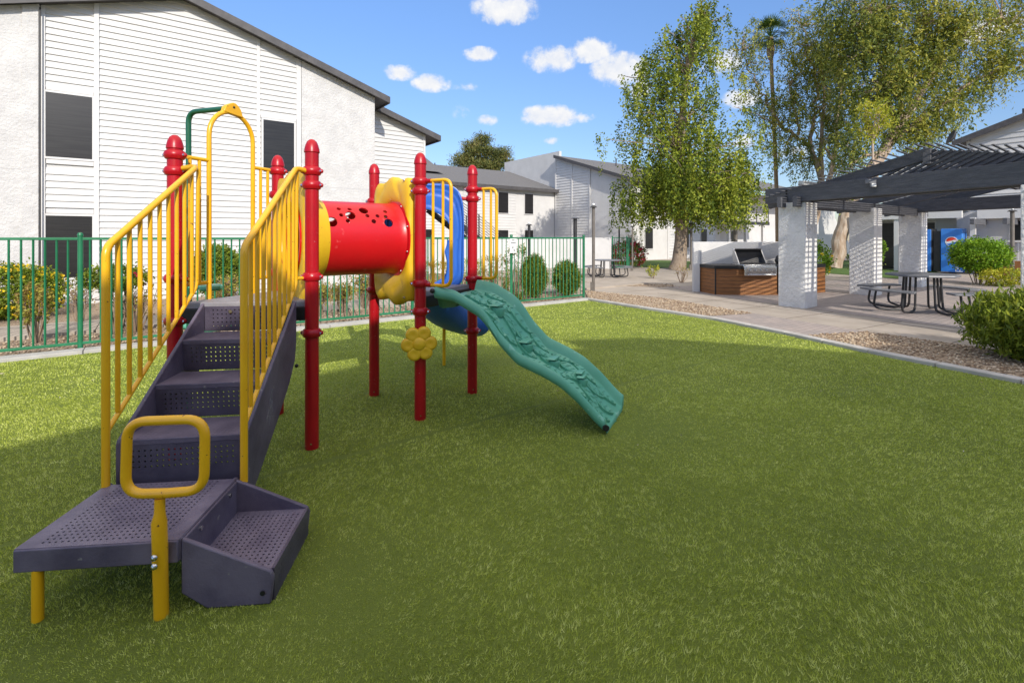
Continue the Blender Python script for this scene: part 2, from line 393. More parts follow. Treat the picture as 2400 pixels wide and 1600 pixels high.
wear = np.maximum.reduce([np.exp(-(((G[:, 0]-cx)/rx)**2+((G[:, 1]-cy)/ry)**2)*1.4) for cx, cy, rx, ry in ((1.05, 3.9, .7, .6), (-.75, 2.1, .5, .6), (-1.75, 1.5, .9, .5), (.1, 6.0, .7, .5))])
tuft = .45*cell(44, 0)+.40*cell(85, 1)+.15*cell(9, 2)
d = np.stack([RNG.normal(size=n)*.55+lean[:, 0], RNG.normal(size=n)*.55+lean[:, 1], np.full(n, 1.0)], 1); d /= np.linalg.norm(d, axis=1)[:, None]
hgt = .0175*RNG.uniform(.6, 1.25, n)*(.65+.75*tuft)*np.where(seam < .022, .2, 1)*(1-.5*wear); w = np.cross(d, RNG.normal(size=(n, 3))); w /= np.linalg.norm(w, axis=1)[:, None]; w *= (.0018*sc)[:, None]
B = np.stack([G[:, 0], G[:, 1], np.full(n, -.002)], 1); T = B + d*hgt[:, None]
v = np.stack([B-w, B+w, T], 1).reshape(-1, 3)
me = bpy.data.meshes.new('turf_blades'); me.vertices.add(3*n); me.vertices.foreach_set('co', v.ravel()); me.loops.add(3*n)
me.loops.foreach_set('vertex_index', np.arange(3*n, dtype=np.int32)); me.polygons.add(n); me.polygons.foreach_set('loop_start', np.arange(0, 3*n, 3, dtype=np.int32)); me.update(calc_edges=True)
a = me.attributes.new('tint', 'FLOAT', 'FACE'); a.data.foreach_set('value', np.clip(.55*RNG.beta(2, 2, n)+1.0*(tuft-.5)+.26, 0, 1).astype(np.float32))
me.materials.append(leafmat('turf_blade', [(.10, .145, .012), (.32, .39, .036), (.54, .61, .105), (.74, .78, .29)], .25, .6))
tag(bpy.data.objects.new('turf_grass', me), 'short synthetic green turf covering the play area', 'grass', kind='stuff')
C.objects.link(bpy.data.objects['turf_grass'])

# paving, gravel
def sheet(name, pts, z, m, kind='structure', th=0):
    s = MB()
    if th: s.prism([(p[0], p[1]) for p in pts], (0, 0, z-th/2), (1, 0, 0), (0, 1, 0), th)
    else: s.face([(p[0], p[1], z) for p in pts])
    return tag(s.build(name, m, smooth=False), kind=kind)
# pavers
pav, t, p, o = nt('grey_pavers'); L = t.links.new
tc = N(t, 'ShaderNodeTexCoord'); mp = N(t, 'ShaderNodeMapping'); mp.inputs['Rotation'].default_value = (0, 0, -ANG); L(tc.outputs['Object'], mp.inputs[0])
br = N(t, 'ShaderNodeTexBrick', Scale=1.0); br.inputs['Brick Width'].default_value = .22; br.inputs['Row Height'].default_value = .11; br.inputs['Mortar Size'].default_value = .004
br.inputs['Color1'].default_value = (.30, .275, .26, 1); br.inputs['Color2'].default_value = (.37, .325, .30, 1); br.inputs['Mortar'].default_value = (.17, .155, .14, 1)
L(mp.outputs[0], br.inputs[0]); n1 = N(t, 'ShaderNodeTexNoise', Scale=2.2, Detail=4); L(tc.outputs['Object'], n1.inputs['Vector'])
cr = N(t, 'ShaderNodeValToRGB'); cr.color_ramp.elements[0].color = (.82, .80, .82, 1); cr.color_ramp.elements[1].color = (1.15, 1.08, 1.02, 1); L(n1.outputs['Fac'], cr.inputs[0])
mx = N(t, 'ShaderNodeMix', data_type='RGBA', blend_type='MULTIPLY'); mx.inputs[0].default_value = 1; L(br.outputs['Color'], mx.inputs[6]); L(cr.outputs[0], mx.inputs[7]); L(mx.outputs[2], p.inputs['Base Color'])
p.inputs['Roughness'].default_value = .85; b = N(t, 'ShaderNodeBump', Strength=.4, Distance=.01); L(br.outputs['Fac'], b.inputs['Height']); b.invert = True; L(b.outputs[0], p.inputs['Normal'])
M['pav'] = pav
W = Vector((.345, -.939, 0))
sheet('path', [(2.05, 13.75), (3.75, 12.0), (4.75, 9.6), (5.6, 7.75), (6.5, 6.35), (8.5, 3.6), (12, 0), (40, 0), (40, 20), (60, 60), (-2, 60), (1.5, 24), (-2.5, 20)], .004, M['conc'])
sheet('paver_patio', [(5.35, 12.1), (7.0, 8.6), (7.55, 7.75), (12, 3), (26, 12), (15.5, 19.5), (9.8, 16.2), (4.6, 14.9)], .010, M['pav'])
sheet('paver_walk', [(3.50, 9.25), (4.72, 9.62), (5.62, 7.72), (4.30, 7.45), (4.08, 8.1)], .014, M['pav'])
gr = mat('river_gravel_bed', (.24, .17, .115), (.44, .34, .24), scale=45, rough=.9, bump=1, bscale=55, detail=3)
GB = [[(1.86, 12.05), (2.02, 13.7), (3.72, 12.0), (4.70, 9.60), (3.50, 9.25), (2.85, 10.4)],
      [(4.32, 7.43), (5.58, 7.76), (6.46, 6.38), (8.45, 3.62), (9.0, 1.2), (7.55, 1.95), (6.22, 3.68), (5.40, 5.1), (4.78, 6.45)],
      [tuple(fl(-9, -.02)[:2]), tuple(fl(9.3, -.02)[:2]), tuple(fl(9.3, -1.35)[:2]), tuple(fl(-9, -1.35)[:2])],
      [(2.4, 16.4), (5.0, 15.6), (5.0, 14.6), (3.0, 15.2)],
      [(7.0, 7.35), (7.9, 7.95), (11.5, 6.0), (8.6, 4.6)],
      [tuple(fl(-9, -2.75)[:2]), tuple(fl(12.3, -2.75)[:2]), tuple(fl(12.3, -6.3)[:2]), tuple(fl(-9, -6.3)[:2])]]
for i, g in enumerate(GB): sheet('gravel_bed', g, .018 if i in (0, 1, 4) else .008, gr)
PEB = []
for g, dens in zip(GB, (420, 520, 160, 120, 200, 14)):
    A = np.array(g); lo = A.min(0); hi = A.max(0); n = int((hi-lo).prod()*dens); q = RNG.uniform(lo, hi, (n, 2)); PEB.append(q[inside(q, g)])
PEB = np.concatenate(PEB); n = len(PEB); ico = np.array([(1, 0, 0), (-1, 0, 0), (0, 1, 0), (0, -1, 0), (0, 0, 1), (0, 0, -1)], float)
fc = np.array([(0, 2, 4), (2, 1, 4), (1, 3, 4), (3, 0, 4), (2, 0, 5), (1, 2, 5), (3, 1, 5), (0, 3, 5)])
sz = RNG.uniform(.012, .028, (n, 1, 1)) * np.array([1, .8, .55])[None, None] * (1+.3*RNG.uniform(-1, 1, (n, 6, 1)))
an = RNG.uniform(0, 6.28, n); ca, sa = np.cos(an)[:, None], np.sin(an)[:, None]; vv = ico[None]*sz
vx = vv[..., 0]*ca-vv[..., 1]*sa; vy = vv[..., 0]*sa+vv[..., 1]*ca
vv = np.stack([vx+PEB[:, :1], vy+PEB[:, 1:], vv[..., 2]+.024], -1).reshape(-1, 3); ff = (fc[None]+np.arange(n)[:, None, None]*6).reshape(-1)
me = bpy.data.meshes.new('gravel'); me.vertices.add(len(vv)); me.vertices.foreach_set('co', vv.ravel()); me.loops.add(len(ff)); me.loops.foreach_set('vertex_index', ff.astype(np.int32))
me.polygons.add(len(ff)//3); me.polygons.foreach_set('loop_start', np.arange(0, len(ff), 3, dtype=np.int32)); me.update(calc_edges=True)
a = me.attributes.new('tint', 'FLOAT', 'FACE'); a.data.foreach_set('value', np.repeat(RNG.uniform(0, 1, n), 8).astype(np.float32))
me.materials.append(leafmat('pebbles', [(.17, .11, .07), (.31, .225, .15), (.46, .36, .25), (.56, .47, .36)], 0, .8))
go = bpy.data.objects.new('gravel_stones', me); C.objects.link(go); tag(go, 'loose tan and brown landscaping gravel beside the turf', 'gravel', kind='stuff')
# scattered dead leaves on gravel and turf
q = RNG.uniform((-6, 3.2), (6, 11.5), (420, 2)); q = q[inside(q, TURF)]
lo_ = leaf_mesh('leaf_litter', np.concatenate([q, np.full((len(q), 1), .020)], 1), .016, leafmat('litter', [(.3, .3, .2), (.35, .3, .1), (.5, .48, .4)], 0), aspect=.6,
                dirs=np.stack([RNG.normal(size=len(q)), RNG.normal(size=len(q)), RNG.normal(size=len(q))*.1], 1))
tag(lo_, 'tiny pale fallen leaves scattered over the turf', 'leaf litter', kind='stuff')
# path between fence and left building
s = MB()
for k in range(-6, 9): s.prism([tuple(fl(k*1.5+.006, -1.45)[:2]), tuple(fl(k*1.5+1.494, -1.45)[:2]), tuple(fl(k*1.5+1.494, -2.7)[:2]), tuple(fl(k*1.5+.006, -2.7)[:2])], (0, 0, .02), (1, 0, 0), (0, 1, 0), .06)
tag(s.build('side_path', M['conc'], smooth=False), kind='structure')
# sawn joints of the paths
s = MB()
for k in range(11):
    a = Vector((2.6, 13.2, 0))+Vector((.50, -.866, 0))*(k*1.2); s.beam(a+UP*.0055, a+Vector((.87, .50, 0))*(2.4+.25*k)+UP*.0055, .012, .004)
s.beam(Vector((3.9, 13.2, .0055)), Vector((9.4, 3.8, .0055)), .012, .004)
tag(s.build('path_joint', mat('sawn_joint_line', (.13, .11, .09), rough=.95), smooth=False), kind='structure')  # plain dark colour of the sawn joints
# kerbs
s = MB()
for k in range(-6, 6):
    a = fl(k*1.55+.004, .17); b_ = fl(min(k*1.55+1.546, 9.2), .17); s.beam(a+UP*.005, b_+UP*.005, .22, .08)
tag(s.build('kerb', M['kerb'], smooth=False, bev=.01), kind='structure')
s = MB(); path = []
for i in range(len(SX)-1):
    a = Vector((*SX[i], 0)); b_ = Vector((*SX[i+1], 0)); k = max(1, round((b_-a).length/.75))
    for j in range(k): path.append((a.lerp(b_, j/k), a.lerp(b_, (j+1)/k)))
for a, b_ in path:
    d = (b_-a).normalized()*.004; off = Vector((-d.y, d.x, 0)).normalized()*-.07
    off = Vector((d.y, -d.x, 0)).normalized()*-.06
    s.beam(a+d-off*0+UP*.012, b_-d+UP*.012, .14, .07)
tag(s.build('kerb', M['kerb'], smooth=False, bev=.012), kind='structure')
lawn_m = mat('lawn_grass', (.045, .10, .012), (.10, .17, .025), scale=30, rough=.95, bump=.8, bscale=90)
sheet('lawn', [(6.8, 24.0), (13.5, 23), (15.5, 27), (9.5, 32.0), (4.2, 29)], .012, lawn_m)
sheet('lawn', [(13.9, 17.4), (17.0, 19.2), (24, 30), (18, 34), (12.5, 22)], .014, lawn_m)

# ------------------------------------------------------------------ fence
def fence(name, label, pts, posts, h=1.5, group=None):
    """pts: list of ground points (Vector); posts: list of (segment, distance)"""
    r = empty(name, pts[0], 0, label, 'fence', group); o = pts[0]; rails = MB(); pk = MB()
    for a, b_ in zip(pts[:-1], pts[1:]):
        a = a-o; b_ = b_-o; d = (b_-a); Ln = d.length; d.normalize()
        rails.beam(a+UP*(h-.02), b_+UP*(h-.02), .035, .035); rails.beam(a+UP*.10, b_+UP*.10, .035, .035)
        k = int(Ln/.11)
        for i in range(1, k):
            p_ = a+d*(i*Ln/k); pk.beam(p_+UP*.117, p_+UP*(h-.037), .017, .017)
    each(rails, 'rail', M['greenpaint'], r, bev=.003); pk.build('picket_panel', M['greenpaint'], r, smooth=False)
    for sg, t_ in posts:
        a = pts[sg]-o; d = (pts[sg+1]-pts[sg]).normalized(); p_ = a+d*t_; q = MB()
        q.lathe(p_, [(0, -.02), (.03, -.02), (.03, h+.02), (.034, h+.02), (.034, h+.035), (.024, h+.058), (0, h+.065)], 14); q.build('post', M['greenpaint'], r)
    return r
E0 = fl(9.2, 0)
fence('metal_fence', 'long green metal picket fence running behind the play structure', [fl(-8), E0], [(0, 8-5.0), (0, 8-2.5), (0, 8-.05), (0, 8+2.4), (0, 8+4.7), (0, 8+7.02), (0, 17.2)])
fence('metal_fence', 'short green picket fence at the far end of the low white wall', [Vector((4.75, 23.4, 0)), Vector((5.4, 23.2, 0)), Vector((6.0, 24.5, 0))], [(0, .02), (1, .02), (1, 1.4)])
fence('metal_fence', 'green picket gate section beyond the hedge, behind the play structure', [fl(6.6, -2.9), fl(6.7, -6.2)], [(0, .02), (0, 3.2)])
# sign on a fence post
sp = fl(7.02, .07); s_ = empty('pet_notice', sp+UP*0, ANG, 'small white notice with paw prints fixed to a green fence post', 'sign')
s = MB(); s.b(-.085, .085, -.006, .004, 1.16, 1.47); s.build('panel', M['vwhite'], s_)
s = MB()
for k in range(3): s.b(-.035+k*.024, -.018+k*.024, -.009, -.007, 1.425, 1.447)
for k in range(5): s.b(-.062+k*.026, -.044+k*.026, -.009, -.007, 1.37, 1.392)
for cx, cz in ((-.015, 1.27), (.02, 1.21)):
    s.cyl((cx, -.0065, cz), .014, .003, 10, (0, -1, 0))
    for k in range(3): s.cyl((cx-.016+k*.015, -.0065, cz+.022), .006, .003, 8, (0, -1, 0))
s.build('lettering', M['ink'], s_)

# ------------------------------------------------------------------ buildings
def clip(poly, a, b_, c):                     # keep a*x+b*z<=c
    out = []
    for i in range(len(poly)):
        p, q = poly[i], poly[(i+1) % len(poly)]; fp = a*p[0]+b_*p[1]-c; fq = a*q[0]+b_*q[1]-c
        if fp <= 0: out.append(p)
        if (fp < 0) != (fq < 0):
            k = fp/(fp-fq); out.append((p[0]+(q[0]-p[0])*k, p[1]+(q[1]-p[1])*k))
    return out
def siding(s, x0, x1, z0, z1, y=0, step=.145, lip=.016, lines=(), holes=()):
    """lap boards on the plane y (outside is -y), cut under roof lines; boards stop beside the holes"""
    z = z0
    while z < z1:
        zt = min(z+step, z1); spans = [(x0, x1)]
        for hx0, hx1, hz0, hz1 in holes:
            if z < hz1-.01 and zt > hz0+.01:
                ns = []
                for a, b_ in spans:
                    if hx0 > a: ns.append((a, min(b_, hx0)))
                    if hx1 < b_: ns.append((max(a, hx1), b_))
                spans = [q for q in ns if q[1]-q[0] > .01]
        for a, b_ in spans:
            P = [(a, z), (b_, z), (b_, zt), (a, zt)]
            for ln in lines: P = clip(P, *ln) if len(P) > 2 else P
            if len(P) < 3: continue
            s.face([(px, y-lip*(1-(pz-z)/step)-.002, pz) for px, pz in P])
            bt = sorted(px for px, pz in P if abs(pz-z) < 1e-6)
            if len(bt) >= 2: s.face([(bt[0], y, z), (bt[-1], y, z), (bt[-1], y-lip-.002, z), (bt[0], y-lip-.002, z)])
        z = zt
def window(parent, x, y, z0, z1, w, screens=True, deep=.03):
    f = MB(); t_ = .045
    f.b(x-w/2-t_, x+w/2+t_, y-deep, y+.01, z1, z1+t_); f.b(x-w/2-t_, x+w/2+t_, y-deep-.012, y+.01, z0-t_, z0)
    f.b(x-w/2-t_, x-w/2, y-deep, y+.01, z0, z1); f.b(x+w/2, x+w/2+t_, y-deep, y+.01, z0, z1)
    fo = f.build('window', M['trim'], parent, smooth=False)
    g = MB(); g.b(x-w/2, x+w/2, y-deep+.012, y+.005, z0, z1); g.build('pane', M['screen'], fo, smooth=False)
    return fo
def roof_slab(name, parent, quad, th=.12, m=None, fascia=True):
    """quad: 4 local points (eave a, eave b, ridge b, ridge a)"""
    s = MB(); q = [Vector(p) for p in quad]; s.mi = 0; s.face([p+UP*th for p in q]); s.mi = 1; s.face(q[::-1])
    for i in range(4): s.face([q[i], q[(i+1) % 4], q[(i+1) % 4]+UP*th, q[i]+UP*th])
    me = bpy.data.meshes.new(name); me.from_pydata(s.v, [], s.f)
    me.materials.append(M['roof']); me.materials.append(M['fascia']); me.polygons.foreach_set('material_index', s.m)
    o = bpy.data.objects.new(name, me); C.objects.link(o); o.parent = parent; return o

# --- A: left building, gable wall towards the play area. local x along wall, y into the building
WA = Vector((-9.9, 10.85, 0))
A = empty('apartment_building', WA, ANG, 'large white sided gable end behind the fence, the nearest building', 'building')
RX, RZ, SL = 2.2, 7.33, .325
lines = [(-SL, 1, RZ-SL*RX), (SL, 1, RZ+SL*RX)]
def under(x): return RZ-SL*abs(x-RX)
s = MB()   # wall core
s.prism([(-5.2, 0), (7.06, 0), (7.06, under(7.06)), (RX, RZ), (-5.2, under(-5.2))], (0, .15, 0), (1, 0, 0), (0, 0, 1), .28)
s.prism([(7.06, 0), (9.25, 0), (9.25, under(9.25)), (7.06, under(7.06))], (0, 1.15, 0), (1, 0, 0), (0, 0, 1), .28)
s.b(6.90, 7.06, .29, 1.3, 0, under(7.06)-.02); s.b(9.05, 9.25, 1.29, 14, 0, under(9.25)-.02); s.b(-5.2, -5.0, .29, 14, 0, under(-5.2)-.03)
s.prism([(-5.2, 0), (9.25, 0), (9.25, under(9.25)), (RX, RZ), (-5.2, under(-5.2))], (0, 14.1, 0), (1, 0, 0), (0, 0, 1), .2)
s.build('wall', M['white'], A, smooth=False)
s = MB(); hl = [(-.33, .53, 3.1, 4.75), (-.33, .53, .5, 2.07), (3.94, 4.83, 3.1, 4.75), (3.94, 4.83, .5, 2.07)]
siding(s, -.33, 4.9, .12, 7.4, 0, lines=lines, holes=hl, lip=.03); s.build('siding', M['white'], A, smooth=False)
s = MB(); siding(s, 7.08, 9.25, .12, 7.4, 1.0, lines=lines, lip=.03); s.build('siding', M['white'], A, smooth=False)
s = MB()
for x0, x1 in ((.535, .625), (3.84, 3.92), (4.83, 4.95), (-.34, -.27)):
    s.prism([(x0, .1), (x1, .1), (x1, under(x1)-.01), (x0, under(x0)-.01)], (0, -.025, 0), (1, 0, 0), (0, 0, 1), .05)
for x0 in (9.17,): s.prism([(x0, .1), (x0+.08, .1), (x0+.08, under(x0+.08)-.01), (x0, under(x0)-.01)], (0, .975, 0), (1, 0, 0), (0, 0, 1), .05)
for xa, xb in ((-.26, .53), (3.93, 4.82)):
    for z0, z1 in ((4.70, 4.78), (2.02, 2.12), (3.10, 3.20), (.47, .56)): s.b(xa, xb, -.036, 0, z0, z1)
each(s, 'trim', M['trim'], A, smooth=False, bev=.004)
s = MB()
s.prism([(-5.2, 0), (-.36, 0), (-.36, under(-.36)-.01), (-5.2, under(-5.2)-.01)], (0, -.06, 0), (1, 0, 0), (0, 0, 1), .12)
s.prism([(-.62, 0), (-.362, 0), (-.362, under(-.36)-.02), (-.62, under(-.62)-.02)], (0, -.13, 0), (1, 0, 0), (0, 0, 1), .04)
s.prism([(4.96, 0), (7.06, 0), (7.06, under(7.06)-.01), (4.96, under(4.96)-.01)], (0, -.03, 0), (1, 0, 0), (0, 0, 1), .06)
each(s, 'stucco_panel', M['stucco'], A, smooth=False, bev=.008)
s = MB(); s.tube([(-.335, -.17, 0.1), (-.335, -.17, 6.4)], .014, 6); s.build('cable', M['black'], A)
s = MB(); s.b(4.98, 7.05, -.063, -.058, 2.93, 2.945); s.b(-5.2, -.63, -.124, -.118, 2.93, 2.945); each(s, 'control_joint', M['greystucco'], A, smooth=False)
for x in (.12, 4.385):
    for z0, z1 in ((3.25, 4.65), (.61, 1.97)): window(A, x, -.01, z0, z1, .77)
e = .30
def rz(x, d=0): return RZ-SL*abs(x-RX)+d
roof_slab('roof', A, [(7.42, -e, rz(7.42)), (7.42, 14.3, rz(7.42)), (RX, 14.3, RZ), (RX, -e, RZ)])
roof_slab('roof', A, [(-5.6, 14.3, rz(-5.6)), (-5.6, -e, rz(-5.6)), (RX, -e, RZ), (RX, 14.3, RZ)])
roof_slab('roof', A, [(9.68, .7, rz(9.68)), (9.68, 14.3, rz(9.68)), (7.422, 14.3, rz(7.422)), (7.422, .7, rz(7.422))])
s = MB()   # rake boards
for xa, xb, y in ((7.44, RX, -e-.02), (-5.62, RX, -e-.02), (9.70, 7.40, .68)):
    s.prism([(xa, rz(xa)-.06), (xb, rz(xb)-.06), (xb, rz(xb)+.13), (xa, rz(xa)+.13)], (0, y, 0), (1, 0, 0), (0, 0, 1), .035)
s.b(7.42, 7.45, -e, 1.0, rz(7.44)-.06, rz(7.44)+.12); s.b(9.68, 9.71, .7, 14.3, rz(9.7)-.06, rz(9.7)+.12)
s.build('fascia', M['fascia'], A, smooth=False)

# --- B: middle building with its long eave side to us
B0 = Vector((1.1, 36.0, 0)); Bd = empty('apartment_building', B0, ANG, 'white two storey block with long grey shingle roof in front of the pine', 'building')
s = MB(); s.b(-17, 2.75, 0, .25, 0, 5.0); s.b(-17, -16.7, .25, 12, 0, 5); s.build('wall', M['stucco_fine'], Bd, smooth=False)
s = MB(); siding(s, -5.4, -1.0, .1, 4.98, 0, .2, .035, holes=[(-2.6, -1.7, 3.1, 4.8), (-2.6, -1.7, .5, 2.1)]); s.build('siding', M['white'], Bd, smooth=False); s = MB(); siding(s, -17, -6.2, .1, 4.98, 0, .2, .035); s.build('siding', M['white'], Bd, smooth=False)
for x in (-2.15, .15, -8.0):
    for z0, z1 in ((3.2, 4.65), (.6, 2.0)): window(Bd, x, -.02, z0, z1, .78 if x != -2.15 else .86)
roof_slab('roof', Bd, [(-17.5, -.45, 4.93), (2.95, -.45, 4.93), (2.95, 6.2, 7.05), (-17.5, 6.2, 7.05)])
roof_slab('roof', Bd, [(2.95, 12.6, 4.95), (-17.5, 12.6, 4.95), (-17.5, 6.2, 7.05), (2.95, 6.2, 7.05)])
s = MB(); s.prism([(2.0, 6.0), (6.2, 7.0), (14.0, 4.5), (14, 7.2), (6.5, 8.2)], (-8.5, 0, 0), (0, 1, 0), (0, 0, 1), 5.5); s.build('roof', M['roof'], Bd, smooth=False)
s = MB(); s.b(-17.5, 3.0, -.5, -.45, 4.86, 5.08); s.build('fascia', M['fascia'], Bd, smooth=False)
s = MB()
for x, y in ((-7, 4.5), (-4.6, 5.6)): s.cyl((x, y, 6.4), .05, .8, 8)
each(s, 'vent_pipe', M['fascia'], Bd)
pw = MB(); pw.prism([(-.3, 0), (6.9, 0), (6.9, 8.05), (-.3, 8.05)], (2.98, 0, 0), (0, 1, 0), (0, 0, 1), .22); pw.build('parapet_wall', M['stucco_fine'], Bd, smooth=False)
# outside stair seen through the blue hood
S0 = Vector((-3.1, 21.0, 0)); St = empty('outdoor_stair', S0, ANG, 'open black metal stair with slanting rails against the middle building', 'stair')
s = MB(); q = MB()
for k in range(15): s.b(k*.27, k*.27+.28, 0, 1.1, 2.75-k*.18, 2.79-k*.18)
s.b(-1.6, .02, 0, 1.1, 2.72, 2.8); s.build('tread', M['greystucco'], St, smooth=False)
for y in (0, 1.1):
    q.beam((0, y, 2.72), (4.05, y, .05), .05, .26)
    for j in range(8): q.beam((0, y, 2.95+j*.12), (4.05, y, .28+j*.12), .02, .02)
    for k in range(5): q.beam((k*1.0, y, 2.72-k*.66), (k*1.0, y, 3.85-k*.66), .04, .04)
    for j in range(8): q.beam((-1.6, y, 2.95+j*.12), (0, y, 2.95+j*.12), .02, .02)
q.b(-1.6, -1.5, 0, .1, 0, 2.72); q.b(-1.6, -1.5, 1.0, 1.1, 0, 2.72); q.build('railing', M['blackm'], St, smooth=False)

# --- C: grey-white gable, wall along V
K = Vector((3.25, 37.6, 0)); Cb = empty('apartment_building', K, ANG-math.pi/2, 'white gabled block crossed by tree shadow behind the weeping tree', 'building')
def uc(x): return 7.55-.325*abs(x-.35)
s = MB(); s.prism([(.1, 0), (7.42, 0), (7.42, uc(7.42)), (.35, 7.55), (.1, 7.5)], (0, .15, 0), (1, 0, 0), (0, 0, 1), .28)
s.b(7.16, 7.42, .29, 9.4, 0, uc(7.42)-.03)
s.build('wall', M['stucco_fine'], Cb, smooth=False)
s = MB(); lc = [(.325, 1, 7.55+.325*.35)]
siding(s, .12, 1.9, .1, 7.6, 0, .2, .035, lines=lc); s.build('siding', M['white'], Cb, smooth=False); s = MB(); siding(s, 2.0, 3.7, .1, 7.6, 0, .2, .035, lines=lc); s.build('siding', M['white'], Cb, smooth=False)
s = MB()
for x in (1.90, 3.70, .1): s.prism([(x, 0), (x+.1, 0), (x+.1, uc(x+.1)-.02), (x, uc(x)-.02)], (0, -.03, 0), (1, 0, 0), (0, 0, 1), .06)
each(s, 'trim', M['trim'], Cb, smooth=False)
roof_slab('roof', Cb, [(7.85, -.35, uc(7.85)), (7.85, 9.7, uc(7.85)), (.35, 9.7, 7.55), (.35, -.35, 7.55)])
roof_slab('roof', Cb, [(-6.5, 9.7, uc(-6.5)), (-6.5, 0.3, uc(-6.5)), (.35, .3, 7.55), (.35, 9.7, 7.55)])
s = MB(); s.prism([(7.88, uc(7.88)-.1), (.3, 7.57-.1), (.3, 7.7), (7.88, uc(7.88)+.14)], (0, -.37, 0), (1, 0, 0), (0, 0, 1), .05); s.b(7.85, 7.89, -.35, 9.7, uc(7.87)-.1, uc(7.87)+.13)
s.build('fascia', M['fascia'], Cb, smooth=False)
s = MB(); s.cyl((2.4, 4.2, 6.7), .05, .9, 8); each(s, 'vent_pipe', M['fascia'], Cb)
# its sunny side, seen as local +x face: windows and siding in a rotated child frame
MQ = Matrix.Rotation(math.pi/2, 4, 'Z'); MQ.translation = Vector((7.42, 0, 0))
def xf(o): o.data.transform(MQ)
s = MB(); siding(s, 3.9, 9.4, .1, 4.9, 0, .2, .035, holes=[(5.3, 6.25, .6, 2.1), (7.6, 8.5, .6, 2.1)]); xf(s.build('siding', M['white'], Cb, smooth=False))
s = MB(); s.b(3.72, 3.9, -.06, 0, 0, 5.0); s.b(4.8, 4.95, -.04, 0, 0, 5); [xf(o_) for o_ in each(s, 'trim', M['trim'], Cb, smooth=False)]
for x, w_ in ((1.75, .8), (5.78, .8), (8.05, .75)):
    for z0, z1 in ((.75, 2.1), (3.3, 4.6)):
        f = window(Cb, x, -.02, z0, z1, w_); xf(f)
        for ch in children(f): xf(ch)
# --- D: breezeway block with balcony right of the weeping tree
M2 = K + V*7.4 + U*9.5
Dd = empty('apartment_building', M2, ANG, 'two storey block with black railed balcony right of the weeping tree', 'building')
s = MB(); s.b(0, 16, 1.6, 1.8, 0, 5.3); s.b(0, .2, 0, 1.6, 0, 5.3); s.build('wall', M['stucco_fine'], Dd, smooth=False)
s = MB(); s.b(.2, 7.5, -.4, 1.6, 2.55, 2.72); s.build('balcony_slab', M['trim'], Dd, smooth=False)
s = MB()
for x in (1.4, 3.9, 6.6): s.b(x, x+.18, -.35, -.17, 0, 2.55)
each(s, 'column', M['trim'], Dd, smooth=False)
s = MB()
for j in range(9): s.beam((.2, -.38, 2.85+j*.11), (7.5, -.38, 2.85+j*.11), .02, .02)
for x in (.25, 1.6, 2.9, 4.2, 5.5, 7.4): s.beam((x, -.38, 2.7), (x, -.38, 3.8), .05, .05)
s.b(.2, 7.5, -.44, -.40, 2.5, 2.76); s.build('railing', M['blackm'], Dd, smooth=False)
for x, z0, w_ in ((.95, 0.02, .8), (2.9, .02, .85), (5.6, .02, .9), (2.4, 2.74, .8), (5.3, 2.74, .9), (7.0, 2.74, .7)):
    s = MB(); s.b(x-w_/2, x+w_/2, 1.55, 1.6, z0, z0+2.0); s.build('door', M['screen'] if x not in (2.9,) else M['trim'], Dd, smooth=False)
roof_slab('roof', Dd, [(-.3, -1.0, 5.25), (16.5, -1.0, 5.25), (16.5, 6.0, 7.5), (-.3, 6.0, 7.5)])
s = MB(); s.b(-.3, 16.5, -1.05, -1.0, 5.17, 5.38); s.build('fascia', M['fascia'], Dd, smooth=False)
s = MB()
for x in (3.6, 4.8): s.ball((x, 1.3, 4.9), .1)
s.ball((3.9, 1.0, 2.3), .1); each(s, 'lamp_globe', M['bulb'], Dd)
# --- G: pale block behind the pergola with a stair
Gd = empty('apartment_building', (16.0, 27.0, 0), ANG, 'pale building end with outside stair seen between the pergola columns', 'building')
s = MB(); s.b(0, 4, 0, .3, 0, 4.6); s.build('wall', M['stucco_fine'], Gd, smooth=False)
s = MB()
for k in range(12): s.b(4.3+k*.26, 4.6+k*.26, .4, 1.6, 2.3-k*.19, 2.36-k*.19)
s.build('stair_tread', M['greystucco'], Gd, smooth=False)
s = MB(); s.prism([(4.2, 2.1), (7.4, -.1), (7.4, .7), (4.2, 3.0)], (0, .3, 0), (1, 0, 0), (0, 0, 1), .12); s.build('stair_wall', M['trim'], Gd, smooth=False)

# --- E: right building, wall along V
E1 = Vector((18.6, 21.2, 0)); Eb = empty('apartment_building', E1, ANG-math.pi/2, 'white sided building on the right above the blue vending machine', 'building')
def ue(x): return 5.55+.36*(x-.75)
s = MB(); s.prism([(.75, 2.6), (9, 2.6), (9, ue(9)), (.75, ue(.75))], (0, .15, 0), (1, 0, 0), (0, 0, 1), .28)
s.b(-2.9, .4, .4, .6, 0, 3.0); s.b(.4, 9, .0, .2, 0, 2.6); s.b(-2.9, .75, 2.3, 2.5, 2.95, 5.0); s.b(-2.9, .75, .6, 2.3, 2.85, 2.95)
s.build('wall', M['stucco_fine'], Eb, smooth=False)
s = MB(); siding(s, .85, 9, 2.65, 9.2, 0, .2, .035, lines=[(-.36, 1, 5.55-.36*.75)]); s.build('siding', M['white'], Eb, smooth=False); s = MB(); siding(s, -2.9, .7, 3.0, 4.95, 2.3, .2, .035)
s.build('siding', M['white'], Eb, smooth=False)
s = MB(); s.b(.72, .84, -.04, .02, 2.6, 5.5); s.b(-2.9, .7, -.7, -.5, 2.3, 2.62); s.b(1.1, 9, -.32, 0, 2.25, 2.62); each(s, 'trim', M['trim'], Eb, smooth=False)
